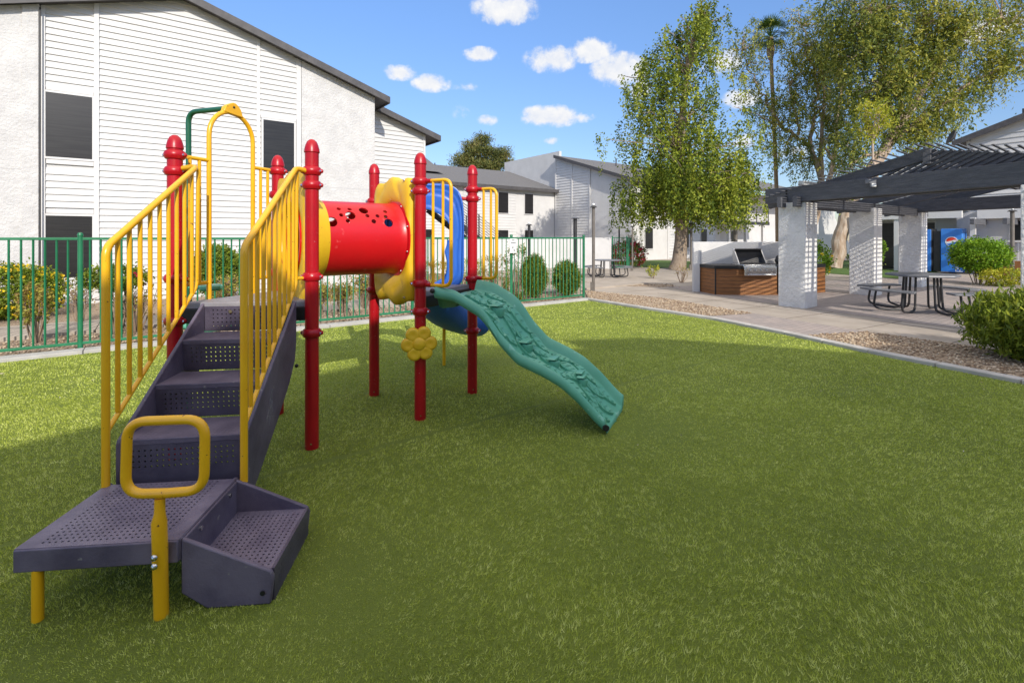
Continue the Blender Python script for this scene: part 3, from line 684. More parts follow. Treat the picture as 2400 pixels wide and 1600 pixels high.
roof_slab('roof', Eb, [(.35, 12, ue(.35)), (.35, -.35, ue(.35)), (9.2, -.35, ue(9.2)), (9.2, 12, ue(9.2))])
s = MB(); s.prism([(.32, ue(.32)-.1), (9.2, ue(9.2)-.1), (9.2, ue(9.2)+.14), (.32, ue(.32)+.14)], (0, -.37, 0), (1, 0, 0), (0, 0, 1), .05); s.build('fascia', M['fascia'], Eb, smooth=False)
s = MB(); s.b(-2.9, .74, -.7, 2.35, 2.62, 2.78); s.build('porch_roof', M['fascia'], Eb, smooth=False)
s = MB(); s.cyl((2.2, 1.5, 6.2), .06, .6, 8); each(s, 'vent_pipe', M['fascia'], Eb)
s = MB(); s.lathe((.30, .2, 5.75), [(0, 0), (.12, .02), (.24, .08), (.3, .16)], 18, (-.8, -.5, .4)); s.tube([(.3, .2, 5.5), (.3, .2, 5.8)], .02, 6); s.build('satellite_dish', M['fascia'], Eb)
window(Eb, -1.15, .38, .95, 2.15, .55); window(Eb, -.55, .38, .95, 2.15, .3); window(Eb, 2.4, -.02, 1.35, 2.15, .75)
s = MB(); s.b(-2.75, -1.85, .30, .40, .05, 2.15); s.build('door', M['screen'], Eb, smooth=False)  # dark panel for an open doorway, the shade inside put into its colour
s = MB()
for x in (-2.9, -1.6, .95): s.b(x, x+.16, -.66, -.5, 0, 2.3)
each(s, 'column', M['trim'], Eb, smooth=False)
s = MB(); s.beam((1.2, -.9, .62), (6, -.9, .62), .05, .05)
s.beam((1.2, -.9, 1.35), (6, -.9, 1.35), .06, .06)
for k in range(30): s.beam((1.25+k*.16, -.9, .62), (1.25+k*.16, -.9, 1.35), .03, .03)
s.build('porch_railing', M['trim'], Eb, smooth=False)
s = MB(); s.b(1.3, 6, -.95, -.1, 0, .6); s.build('porch_base', M['wood'], Eb, smooth=False)
# awning beams (grey lattice) over that porch
s = MB()
for k in range(4): s.beam((1.3+k*.9, -.1, 2.1), (1.3+k*.9, -2.2, 2.1), .12, .22)
each(s, 'porch_beam', M['beam'], Eb, smooth=False)

# --- building behind the camera, whose gables shade the near turf
sd = Vector((-math.sin(SUN_AZ), math.cos(SUN_AZ), 0))/math.tan(SUN_EL)
Bb = Vector((0, -7.5, 0))
def sil(S):
    S = Vector((S[0], S[1], 0)); # S - h*sd = Bb + t*U
    a = (S-Bb); det = sd.x*U.y - sd.y*U.x
    h = (a.x*U.y - a.y*U.x)/det; tt = ((a-sd*h).dot(U)); return (tt, h)
SH = [(-6.2, .3), (-3.64, 3.5), (-1.0, 6.80), (-.6, 6.93), (.56, 6.58), (1.02, 6.64)]
SH2 = [(.74, 7.17), (1.91, 7.36), (3.2, 6.95), (4.35, 6.42), (5.1, 6.80), (6.05, 6.44), (8.5, 5.7), (12, 4.6)]
bk = empty('apartment_building', Bb, ANG, 'white building behind the viewpoint casting the broad shadow over the turf', 'building')
def band(P, y): 
    s = MB(); P = [sil(q) for q in P]; pl = [(P[0][0], 0)] + P + [(P[-1][0], 0)]
    s.prism(pl, (0, y, 0), (1, 0, 0), (0, 0, 1), 6); return s
band(SH, -3.001).build('wall', M['white'], bk, smooth=False); band(SH2, -3.0).build('wall', M['stucco'], bk, smooth=False)
for x in (-2.5, 1.5): window(bk, x, 0, 3.2, 4.6, .8)
for o_ in [c for c in children(bk) if c.name.startswith('window')]:
    T_ = Matrix.Rotation(math.pi, 4, 'Z'); o_.data.transform(T_)
    for ch in children(o_): ch.data.transform(T_)

# ------------------------------------------------------------------ play structure
P = {1: Vector((-2.301, 3.364, 0)), 2: Vector((-1.427, 3.514, 0)), 3: Vector((-1.994, 4.195, 0)), 4: Vector((-1.311, 4.689, 0)), 5: Vector((-.757, 4.067, 0)), 6: Vector((-.383, 4.76, 0))}
DZ = 1.05; PR = .047
play = empty('play_structure', (-1.3, 4.0, 0), 0, 'red, yellow, blue and green play structure with stairs, tunnel and slides', 'play structure')
play.location = (0, 0, 0)
HC = {1: (2.06, 1.95, 1.22, .93), 2: (1.97, 1.87, 1.22, .82), 3: (2.06, 1.86, 1.2), 4: (1.84, 1.0), 5: (1.96, 1.88, 1.12, .89), 6: (1.96, 1.87, 1.10, .60)}
for i, p in P.items():
    s = MB(); s.lathe(p, [(0, -.03), (PR, -.03), (PR, 2.125)], 28); po = s.build('post', M['red'], play)
    s = MB(); s.lathe(p, [(PR+.003, 2.10), (PR+.006, 2.105), (PR+.004, 2.125), (PR*.93, 2.155), (PR*.70, 2.18), (PR*.35, 2.195), (0, 2.199)], 28)
    s.build('cap', M['red'], po)
    for z in HC[i]:
        s = MB(); s.lathe(p+UP*z, [(PR, -.032), (PR+.010, -.027), (PR+.018, -.012), (PR+.020, 0), (PR+.018, .012), (PR+.010, .027), (PR, .032)], 28)
        for sx in (-1, 1): s.ball(p+UP*z+Vector((sx*(PR+.020), .0, 0)), .016, 8)
        s.build('clamp', M['red'], po)
        s = MB()
        for sx in (-1, 1): s.cyl(p+UP*z+Vector((sx*(PR+.020), -.012, 0)), .007, .008, 8, (0, -1, .2))
        s.build('bolt', M['steel'], po)
    s = MB(); s.cyl(p+Vector((.012, -PR+.002, .045)), .006, .004, 8, (0.2, -1, 0)); s.build('bolt', M['steel'], po)

def deck(a, b, c, name='deck'):
    s = MB(); cen = (a+b+c)/3; q = [cen+(x-cen)*.97 for x in (a, b, c)]
    s.prism([(x.x, x.y) for x in q], (0, 0, DZ-.035), (1, 0, 0), (0, 1, 0), .07)
    return s.build(name, M['deck'], play, bev=.008)
deck(P[1], P[2], P[3]); deck(P[4], P[5], P[6])
s = MB(); s.beam(P[1]+UP*.96, P[2]+UP*.96, .03, .10); s.beam(P[5]+UP*.96, P[6]+UP*.96, .03, .10); s.build('deck_skirt', M['black'], play, bev=.006)

# stairs in their own frame: x across, -y towards the foot
SO = Vector((-1.80, 3.38, 0)); SR = math.atan2(.145, .989); ST = Matrix.Translation(SO) @ Matrix.Rotation(SR, 4, 'Z')
stairs = bpy.data.objects.new('staircase', None)
def sp_(o): o.location = SO; o.rotation_euler = (0, 0, SR); return o
RI, RU, HW = .189, .295, .30
st_root = MB()
for i in range(1, 4):
    z = DZ-RI*i; y0 = -RU*i
    s = MB(); s.b(-HW+.008, HW-.008, y0+.004, y0+RU-.010, z-.006, z); tr_ = sp_(s.build('tread', M['tread'], play, smooth=False)); s = MB(); s.b(-HW+.008, HW-.008, y0, y0+.016, z-.028, z+.002); s.build('nosing', M['purp'], tr_, smooth=False, bev=.004)
for i in range(0, 4):
    z = DZ-RI*i; y0 = -RU*i; zl = z-RI if i < 3 else .20
    s = MB(); s.prism([(y0+.014, zl), (y0+.020, zl), (y0+.008, z-.02), (y0+.002, z-.02)], (0, 0, 0), (0, 1, 0), (0, 0, 1), 2*HW-.016)
    sp_(s.build('riser', M['riser'], play, smooth=False))
    s = MB()
    if i == 0: s.cyl((-.12, y0-.004, z-.055), .012, .006, 10, (0, -1, 0)); sp_(s.build('bolt', M['steel'], play))
for sx in (-1, 1):
    s = MB(); s.prism([(0, DZ+.005), (-.885, .488), (-.895, .465), (-.895, .16), (-.80, .14), (-.42, .36), (-.16, .53), (-.03, .66), (0, .78)], (sx*(HW-.005), 0, 0), (0, 1, 0), (0, 0, 1), .022)
    so = sp_(s.build('stringer', M['purp'], play, bev=.006))
    s = MB(); s.ball((sx*(HW+.02), -.05, .62), .013, 10); b_ = s.build('bolt', M['black'], so)
s = MB()   # chalk scratches on the right stringer
for a, b_ in (((-.52, .60), (-.60, .44)), ((-.52, .60), (-.49, .40)), ((-.50, .60), (-.54, .42)), ((-.59, .47), (-.47, .43)), ((-.53, .58), (-.56, .40)), ((-.50, .52), (-.61, .46))):
    s.beam((HW+.0075, a[0], a[1]), (HW+.0075, b_[0], b_[1]), .001, .003)
sp_(s.build('scratch', mat('chalk_scratch', (.32, .31, .33), (.18, .17, .2), scale=60, rough=.9), play, smooth=False))
SO = Vector((-1.779, 3.3215, 0)); SR = R(6.0); ST = Matrix.Translation(SO) @ Matrix.Rotation(SR, 4, 'Z')
# transfer platform and side step
s = MB(); s.b(-HW, HW, -1.385, -.885, .282, .29)
pf = sp_(s.build('platform', M['tread'], play, smooth=False))
s = MB(); s.b(-HW, HW, -1.392, -1.372, .20, .288); s.b(-HW-.004, -HW+.016, -1.38, -.86, .20, .288); s.b(HW-.016, HW+.004, -1.38, -.86, .20, .288); s.b(-HW+.016, HW-.016, -1.375, -1.36, .2, .21)
s.b(-HW, HW, -.90, -.875, .20, .281)
sp_(s.build('platform_rim', M['purp'], pf, bev=.012)); bpy.data.objects[-1] if False else None
rim = [o for o in bpy.data.objects if o.name.startswith('platform_rim')][-1]; rim.location = (0, 0, 0); rim.rotation_euler = (0, 0, 0)
SW = .35; x0 = HW+.006; x1 = HW+SW
s = MB(); s.b(x0+.01, x1-.004, -1.36, -.90, .122, .13); sb = sp_(s.build('side_step', M['tread'], play, smooth=False))
sb.data.materials[0] = M['treadlow']
s = MB()
for y in (-1.37, -.89):
    s.prism([(x0, .29), (x1, .135), (x1+.012, .11), (x1, -.0), (x0+.10, -.0), (x0, .07)], (0, y, 0), (1, 0, 0), (0, 0, 1), .022)
s.b(x0-.002, x0+.010, -1.359, -.901, .05, .285)
s.build('step_shell', M['purp'], sb, bev=.006)
s = MB(); s.b(x1-.004, x1+.008, -1.359, -.901, 0, .134); s.build('step_front', dots('pierced_front', (.050, .041, .070), (.085, .072, .108), (1, 2), .0275, .0048, -1.33, -.93, .02, .115), sb, smooth=False)
s = MB()
for y in (-1.25, -.98): s.cyl((x0+.010, y, .255), .010, .006, 10, (1, 0, 0))
s.build('bolt', M['steel'], sb)
s = MB(); s.cyl((x1-.03, -1.383, .05), .010, .003, 10, (0, -1, 0)); s.build('plug', M['black'], sb)
# legs and handhold loop
def sl(x, y, z): return ST @ Vector((x, y, z))
s = MB(); s.tube([sl(-.226, -1.372, -.02), sl(-.226, -1.372, .21)], .0195, 16); s.build('leg', M['yel'], play)
s = MB(); hx = .248
s.tube([sl(hx-.004, -1.40, -.02), sl(hx-.002, -1.415, .30), sl(hx, -1.423, .385), sl(hx+.001, -1.421, .42), sl(hx+.001, -1.42, .475)], [.026, .027, .027, .019, .0185], 20); hh = s.build('handhold_post', M['yel'], play)
s = MB(); c = (hx+.022, .638); w = .143
s.tube([sl(x, -1.42, z) for x, z in [(q.x, q.y) for q in fillet([Vector((c[0], c[1]-w, 0)), Vector((c[0]+w, c[1]-w+.004, 0)), Vector((c[0]+w+.004, c[1]+w, 0)), Vector((c[0]-w+.004, c[1]+w, 0)), Vector((c[0]-w-.004, c[1]-w+.004, 0)), Vector((c[0]-.001, c[1]-w, 0))], .075, 8)]], .0185, 16, cap=False)
s.build('handhold_loop', M['yel'], hh)
s = MB()
for z in (.262, .228):
    s.lathe(sl(hx-.002, -1.452, z), [(0, .009), (.006, .008), (.0115, .003), (.0125, 0)], 14, sl(0, -2, 0)-sl(0, -1, 0))
s.build('bolt', M['steel'], hh)
# stair rails
SO = Vector((-1.80, 3.38, 0)); SR = math.atan2(.145, .989); ST = Matrix.Translation(SO) @ Matrix.Rotation(SR, 4, 'Z')
def rail(x, post, sx):
    q = lambda y, z: sl(x, y, z)
    zt = lambda y: 1.97+(.62*y)
    top = fillet([q(-.945, .265), q(-.945, 1.45), q(-.03, 1.975), ST.inverted() and (P[post]+UP*1.965)*.62+q(-.03, 1.97)*.38], .085, 8)
    s = MB(); s.tube(top, .0182, 14); t_ = s.build('handrail', M['yel'], play)
    s = MB(); zl = lambda y: 1.185+.655*y
    low = fillet([q(-.945, zl(-.945)-.02), q(-.04, zl(-.04)+.01), q(-.015, 1.96)], .10, 8); s.tube(low, .0125, 10)
    s.build('lower_rail', M['yel'], t_)
    s = MB()
    for k in range(9):
        y = -.855+k*.094; za = zl(y)-.005; zb = 1.45+.574*(y+.945)-.01
        a = q(y, za); b_ = q(y, zb); s.tube([a, b_], .0115, 10)
    s.build('baluster', M['yel'], t_)
    s = MB(); tgt = P[post]
    for z in (1.965, 1.215):
        b_ = tgt+UP*z; e_ = q(-.02, z); s.tube([b_, b_.lerp(e_, .62)], .0165, 12)
    s.build('sleeve', M['red'], t_)
    s = MB(); b_ = tgt+UP*1.215; e_ = q(-.02, 1.215); s.tube([b_.lerp(e_, .6), e_], .0125, 10); s.build('rail_stub', M['yel'], t_)
rail(-.318, 1, -1); rail(.312, 2, 1)
# arch panel P1-P3
def along(a, b, q, z=0): return P[a].lerp(P[b], q)+UP*z
s = MB(); pts_ = [along(1, 3, .285, 1.04)]+[along(1, 3, .285, 2.24)]
for k in range(1, 16):
    a = math.pi*k/16; pts_.append(along(1, 3, .5-.215*math.cos(a), 2.25+.205*math.sin(a)))
pts_ += [along(1, 3, .715, 2.24), along(1, 3, .715, 1.04)]
s.tube(pts_, .017, 14); ar = s.build('arch', M['yel'], play)
s = MB()
for q0, q1, bars in ((.10, .285, (.12, .20)), (.715, .90, (.80, .88))):
    s.tube([along(1, 3, q0, 2.06), along(1, 3, q1, 2.06)], .0145, 12); s.tube([along(1, 3, q0, 1.17), along(1, 3, q1, 1.17)], .0145, 12)
    for q_ in bars: s.tube([along(1, 3, q_, 1.17), along(1, 3, q_, 2.05)], .012, 10)
s.build('guard_rail', M['yel'], ar)
s = MB(); dA = (P[3]-P[1]).normalized(); outA = Vector((-.938, .347, 0)); ce = along(1, 3, .5, 2.455)
s.prism([(-.085, -.01), (.085, -.025), (.066, .03), (.045, .055), (.02, .072), (-.004, .074), (-.026, .062), (-.05, .05), (-.07, .03)], ce, dA, UP, .042)
s.tube([ce+UP*.035, ce+UP*.037+outA*.09], .021, 12); s.build('arch_bracket', M['yel'], ar, bev=.005)
s = MB(); s.lathe(ce+UP*.038-outA*.021, [(0, .007), (.006, .006), (.010, .0)], 12, -outA); s.build('bolt', M['black'], ar)
s = MB(); s.tube(fillet([ce+UP*.037+outA*.06, Vector((-2.59, 3.945, 2.50)), Vector((-2.585, 3.945, 1.0)), Vector((-2.58, 3.945, -.02))], .09, 8), .0205, 14)
gp = s.build('climbing_pole', M['darkgreen'], play)
for k, z in enumerate((1.10, .78, .46)):
    s = MB(); a = 2.4*k; c_ = Vector((-2.58, 3.945, z)); e_ = c_+Vector((math.cos(a), math.sin(a)*.6, 0))*.17
    s.tube([c_, e_], .02, 10); s.lathe(e_, [(0, -.025), (.07, -.025), (.085, -.01), (.085, .01), (.07, .022), (0, .025)], 18); s.build('foot_pod', M['green'], gp)
# tunnel
M1 = (P[2]+P[3])/2; M2_ = (P[4]+P[5])/2; TZ = 1.49; ax_ = (M2_-M1); TL = ax_.length; ax_.normalize(); side = Vector((ax_.y, -ax_.x, 0)); TR = .305
s = MB(); prof = []
a0, a1 = .02, TL-.005
prof = [(TR+.05, a1-.035), (TR+.05, a1-.022), (TR+.018, a1-.030), (TR+.004, a1-.055), (TR, a1-.10), (TR, a0+.1), (TR, a0), (TR-.014, a0), (TR-.014, a1-.022), (TR+.05, a1-.022)]
prof = [(TR+.048, a1-.034)]+[(TR+.014, a1-.036), (TR+.004, a1-.055), (TR, a1-.10)] + [(TR, a1-.1-(a1-.1-a0)*k/8) for k in range(1, 9)] + [(TR-.014, a0)] + [(TR-.014, a0+(a1-.05-a0)*k/8) for k in range(1, 9)] + [(TR-.002, a1-.024), (TR+.048, a1-.022), (TR+.048, a1-.034)]
s.lathe(M1+UP*TZ, prof, 64, ax_); tun = s.build('tunnel', M['redplastic'], play, ang=40)
bmx = bmesh.new(); bmx.from_mesh(tun.data); bmesh.ops.remove_doubles(bmx, verts=bmx.verts, dist=1e-5); bmesh.ops.recalc_face_normals(bmx, faces=bmx.faces); bmx.to_mesh(tun.data); bmx.free()
tun.data.polygons.foreach_set('use_smooth', [True]*len(tun.data.polygons))
cut = MB(); big = [(.20, 25, .034), (.38, 37, .033), (.735, 25, .031), (.13, 49, .030), (.52, 48, .031)]
small = [(.29, 50, .014), (.39, 50, .014), (.295, 37, .014), (.345, 27, .015), (.14, 37, .014), (.54, 37, .014), (.64, 37, .014), (.72, 36, .014), (.59, 27, .016), (.735, 47, .014)]
for f, el, r in big+small:
    for sg in (1, -1):
        d = side*math.cos(R(el))*sg+UP*math.sin(R(el)); c_ = M1+UP*TZ+ax_*(f*TL+.04); cut.cyl(c_+d*(TR-.08), r*1.22, .16, 20, d)
co = cut.build('cutter', M['red'], smooth=False)
bo = tun.modifiers.new('b', 'BOOLEAN'); bo.object = co; bo.operation = 'DIFFERENCE'; bo.solver = 'EXACT'
bpy.context.view_layer.update(); dg = bpy.context.evaluated_depsgraph_get(); nm = bpy.data.meshes.new_from_object(tun.evaluated_get(dg))
tun.modifiers.clear(); old = tun.data; tun.data = nm; nm.name = 'tunnel'; nm.set_sharp_from_angle(angle=R(38))
bpy.data.objects.remove(co)
s = MB()
for k in range(10):
    a = 2*math.pi*k/10+.3; d = side*math.cos(a)+UP*math.sin(a); s.ball(M1+UP*TZ+ax_*(TL-.042)+d*(TR+.033), .009, 8)
s.build('bolt', M['steel'], tun)

def ringpanel(name, cen, dx, nrm, Ro, Rh, m, th=.035, bulge=.03, steps=9, n=160, emb=None):
    """moulded panel with an opening: Ro, Rh outer and opening radius by angle"""
    s = MB(); base = 0
    for sgn in (1, -1):
        for j in range(steps+1):
            f = j/steps
            for k in range(n):
                a = 2*math.pi*k/n; r = Rh(a)*(1-f)+Ro(a)*f; x, z = r*math.cos(a), r*math.sin(a)
                h = th/2+bulge*math.sin(math.pi*min(1, f*1.0))**.5*(1 if sgn > 0 else .3)
                if emb: h += emb(x, z, f)
                s.v.append(tuple(cen+dx*x+UP*z+nrm*h*sgn))
        for j in range(steps):
            for k in range(n):
                k2 = (k+1) % n; A0 = base+j*n; s.f.append((A0+k, A0+k2, A0+n+k2, A0+n+k)); s.m.append(0)
        base = len(s.v)
    half = (steps+1)*n
    for k in range(n):
        k2 = (k+1) % n; s.f.append((k, k2, half+k2, half+k)); s.m.append(0); o_ = steps*n; s.f.append((o_+k, o_+k2, half+o_+k2, half+o_+k)); s.m.append(0)
    return s.build(name, m, play, ang=60)
def rect_r(w, hu, hd, wave=True, ph=0):
    def f(a):
        c_, s_ = math.cos(a), math.sin(a); h = hu if s_ > 0 else hd
        p_ = 7.0; r = ((abs(c_)/w)**p_+(abs(s_)/h)**p_)**(-1/p_)
        if wave:
            x = r*c_; k = max(0, abs(s_)-.55)/.45; r += k*.024*math.sin(x*19+ph+ (1.2 if s_ > 0 else 0))
        return r
    return f
def leafemb(x, z, f):
    h = 0
    for cx, cz, an, L_, w_ in ((.12, .44, -.9, .13, .032), (.12, -.43, .5, .12, .035), (-.16, .42, .8, .11, .03), (-.2, -.42, -.5, .11, .03)):
        u_ = (x-cx)*math.cos(an)+(z-cz)*math.sin(an); v_ = -(x-cx)*math.sin(an)+(z-cz)*math.cos(an)
        if abs(u_) < L_:
            ww = w_*(1-(u_/L_)**2)
            if abs(v_) < ww: h -= .010*(1-(abs(v_)/ww)**2)
    return h
d45 = (P[5]-P[4]).normalized(); n45 = Vector((-d45.y, d45.x, 0)); n45 = -n45 if n45.dot(ax_) > 0 else n45
hole = lambda a: TR-.004
yp = ringpanel('tunnel_panel', (P[4]+P[5])/2+UP*TZ, d45, n45, rect_r(.335, .52, .56, ph=.6), hole, M['yelplastic'], .05, .035, emb=leafemb)
d23 = (P[3]-P[2]).normalized(); n23 = ax_
yp2 = ringpanel('tunnel_panel', (P[2]+P[3])/2+UP*TZ, d23, n23, rect_r(.365, .50, .50, ph=0), hole, M['yelplastic'], .05, .03, emb=leafemb)
s = MB(); s.lathe(M1+UP*TZ, [(TR+.002, .02), (TR+.055, .03), (TR+.075, .06), (TR+.055, .10), (TR+.003, .19), (TR+.002, .02)], 48, ax_); s.build('tunnel_collar', M['yelplastic'], yp2, ang=50)
s = MB(); s.lathe(M1+UP*TZ, [(TR-.016, -.03), (TR+.02, -.035), (TR+.02, -.028), (TR-.002, .02)], 48, ax_); s.build('tunnel_lip', M['redplastic'], tun)
s = MB()
for z in (1.98, .99): s.ball((P[4]+P[5])/2+d45*.24+n45*.05+UP*z, .010, 8)
s.build('bolt', M['steel'], yp)
# blue hood
d46 = (P[6]-P[4]).normalized(); n46 = Vector((d46.y, -d46.x, 0))
def hoodhole(a):
    c_, s_ = math.cos(a), math.sin(a); w = .245+.03*math.sin(3*a) if s_ > 0 else .225; h = .30 if s_ > 0 else .42
    p_ = 2.2 if s_ > 0 else 5; r = ((abs(c_)/w)**p_+(abs(s_)/h)**p_)**(-1/p_)
    if s_ < 0: z = r*s_; r *= 1-.10*math.exp(-((z+.12)/.06)**2)+.10*max(0, -z-.25)
    return r
def hoodout(a):
    c_, s_ = math.cos(a), math.sin(a); h = .54 if s_ > 0 else .44; p_ = 5 if s_ > 0 else 9
    return ((abs(c_)/.385)**p_+(abs(s_)/h)**p_)**(-1/p_)
def hoodemb(x, z, f): return (.012 if f < .14 else 0)+(-.010 if .62 < f < .70 else 0)+(.02 if f > .86 else 0)
hood = ringpanel('slide_hood', (P[4]+P[6])/2+UP*1.47+d46*.0, d46, n46, hoodout, hoodhole, M['blue'], .05, .012, 14, emb=hoodemb)
# blue curved slide behind
bp = [(-.85, 4.72, 1.04), (-.87, 4.95, 1.0), (-.86, 5.20, .82), (-.82, 5.45, .60), (-.74, 5.72, .45), (-.62, 5.92, .36), (-.46, 6.08, .30)]
def cr_spline(p_, n=6):
    p_ = [Vector(q) for q in p_]; out = []
    for i in range(len(p_)-1):
        a = p_[max(i-1, 0)]; b_ = p_[i]; c_ = p_[i+1]; d = p_[min(i+2, len(p_)-1)]
        for k in range(n):
            t = k/n; out.append(.5*((2*b_)+(c_-a)*t+(2*a-5*b_+4*c_-d)*t*t+(3*b_-a-3*c_+d)*t**3))
    out.append(p_[-1]); return out
def uprof(i):
    o = [];  W_, H_ = .27, .20
    for k in range(13):
        a = math.pi+math.pi*k/12; o.append((W_*math.cos(a), H_*math.sin(a)+H_-.02+(.06 if k in (0, 12) else 0)))
    inn = [(x*.9, y+.025) for x, y in o[::-1]]
    return o+inn
s = MB(); s.sweep(cr_spline(bp), uprof); bs = s.build('curved_slide', M['blue'], play, ang=60)
s = MB(); s.tube([(-.797, 5.78, -.02), (-.797, 5.78, .45)], .019, 12); s.build('slide_leg', M['yel'], bs)
# green moulded climber
XS = [0, .12, .274, .335, .388, .5, .643, .75, .856, .95, 1.0]; ZS = [.985, .958, .84, .745, .635, .478, .395, .318, .195, .06, .0]
top = Vector((-.47, 4.30, 0)); bot = Vector((.84, 4.02, 0)); wv = Vector((.42, .907, 0)).normalized()
NS, NT = 220, 110
leaves = [(.10, -.42, 1.2, .11, .055, .012), (.20, .50, 0.3, .14, .08, .012), (.20, -.05, .5, .12, .085, .014), (.30, -.5, .2, .15, .07, .012), (.36, .35, -.3, .15, .08, .012), (.42, .02, .3, .12, .055, .022),
          (.40, -.45, .9, .11, .05, .03), (.52, .5, .25, .16, .05, .02), (.55, -.1, -.4, .10, .065, .035), (.60, .22, .2, .13, .06, .02), (.66, -.35, .2, .15, .055, .02), (.70, .42, -.3, .12, .055, .02), (.72, .05, .4, .10, .06, .035),
          (.80, -.28, .2, .15, .055, .02), (.82, .38, .3, .12, .05, .025), (.86, .05, .3, .12, .06, .03), (.90, -.5, .2, .10, .05, .02), (.13, .25, -.5, .10, .055, .02), (.5, -.62, .3, .10, .04, .02), (.62, .68, .2, .10, .04, .02)]
pods = [(.27, -.10, .055), (.45, -.02, .05), (.62, .02, .042), (.78, .12, .036), (.80, -.02, .038)]
def surf(f, t_):
    xm = f*1.31; hwid = .345+.02*math.cos(f*3)
    z = float(np.interp(f, XS, ZS))+.035
    rimh = max(0, (abs(t_)-.80)/.20); z += .085*math.sin(min(1, rimh)*math.pi*.62)-.015*(1-t_*t_)
    z += .010*math.sin(f*26+t_*4)*(1-abs(t_))
    for cf, ct, cl_ in ((.46, -.66, .10), (.15, .05, .05), (.60, -.72, .07)):   # segmented caterpillar shapes
        u_ = (f-cf)*1.45; v_ = (t_-ct)*.345-.012*math.sin(u_*40)
        if abs(u_) < cl_ and abs(v_) < .026: z += .028*(1-(v_/.026)**2)*(.55+.45*abs(math.cos(u_*95)))
    for lf, lt, an, L_, w_, h in ():
        dx = (f-lf)*1.45; dt = (t_-lt)*.345; u_ = dx*math.cos(an)+dt*math.sin(an); v_ = -dx*math.sin(an)+dt*math.cos(an)
        if abs(u_) < L_:
            ww = w_*(1-(u_/L_)**2)**.8
            if abs(v_) < ww:
                k = 1-(abs(v_)/ww)**4; vein = .7 if abs(v_) < .005 else (.45 if math.sin((u_+abs(v_))*150) > .72 else 0)
                z += 1.9*h*k*(1-vein)*min(1, (1-abs(u_)/L_)*5)
    return top.lerp(bot, f)+wv*(t_*hwid)+UP*z
# smooth z table
zs = np.interp(np.linspace(0, 1, 400), XS, ZS); ker = np.hanning(33); ker /= ker.sum(); zp = np.convolve(np.pad(zs, 16, 'edge'), ker, 'valid'); XS = list(np.linspace(0, 1, 400)); ZS = list(zp)
s = MB()
for i in range(NS+1):
    for j in range(NT+1): s.v.append(tuple(surf(i/NS, -1+2*j/NT)))
for i in range(NS):
    for j in range(NT): a = i*(NT+1)+j; s.f.append((a, a+1, a+NT+2, a+NT+1)); s.m.append(0)
n0 = len(s.v)
def loop_idx():
    L_ = [i*(NT+1) for i in range(NS+1)]+[NS*(NT+1)+j for j in range(1, NT+1)]+[i*(NT+1)+NT for i in range(NS-1, -1, -1)]+[j for j in range(NT-1, 0, -1)]
    return L_
lp = loop_idx(); prev_ = lp; cen_ax = lambda p_: top+(bot-top)*max(0, min(1, (Vector(p_)-top).dot((bot-top).normalized())/(bot-top).length))
for dz_, ins in ((-.045, -.018), (-.085, 0.0), (-.10, .05)):
    cur = []
    for i_ in lp:
        p_ = Vector(s.v[i_]); c_ = cen_ax(p_); o_ = Vector((p_.x-c_.x, p_.y-c_.y, 0)); k = o_.length or 1
        q_ = p_-o_/k*ins+UP*dz_; q_.z = max(q_.z, -.02); s.v.append(tuple(q_)); cur.append(len(s.v)-1)
    for a in range(len(lp)):
        b_ = (a+1) % len(lp); s.f.append((prev_[a], prev_[b_], cur[b_], cur[a])); s.m.append(0)
    prev_ = cur
cl = s.build('climber', M['green'], play, ang=70)
s = MB()
def lpt(lf, lt, an, u_, v_, dz_):
    f = lf+(u_*math.cos(an)-v_*math.sin(an))/1.45; t_ = lt+(u_*math.sin(an)+v_*math.cos(an))/.345
    p_ = surf(min(max(f, 0), 1), max(-.97, min(.97, t_))); return p_+UP*dz_+Vector((.35, -.1, 0))*dz_
LV = [(.07, -.45, 1.0, .085, .036), (.08, .35, -.6, .09, .04), (.15, -.15, .4, .10, .045), (.17, .62, .2, .10, .04), (.235, .30, .5, .105, .05), (.255, -.42, -.1, .11, .045), (.325, .05, -.5, .10, .046), (.335, .60, .15, .11, .045), (.37, -.50, .5, .10, .042),
      (.405, .25, .35, .11, .05), (.46, -.12, -.2, .11, .048), (.475, .62, -.2, .10, .04), (.53, .28, .5, .105, .05), (.55, -.45, .1, .115, .046), (.60, .02, -.35, .11, .05), (.625, .60, .2, .10, .042), (.68, -.30, .3, .11, .048), (.70, .28, -.3, .11, .05),
      (.755, -.02, .4, .10, .046), (.77, .60, -.1, .11, .042), (.785, -.50, -.1, .11, .044), (.845, .26, .4, .105, .05), (.855, -.22, -.4, .10, .046), (.91, .52, .2, .09, .04), (.925, .0, .2, .09, .045), (.93, -.48, .3, .09, .04)]
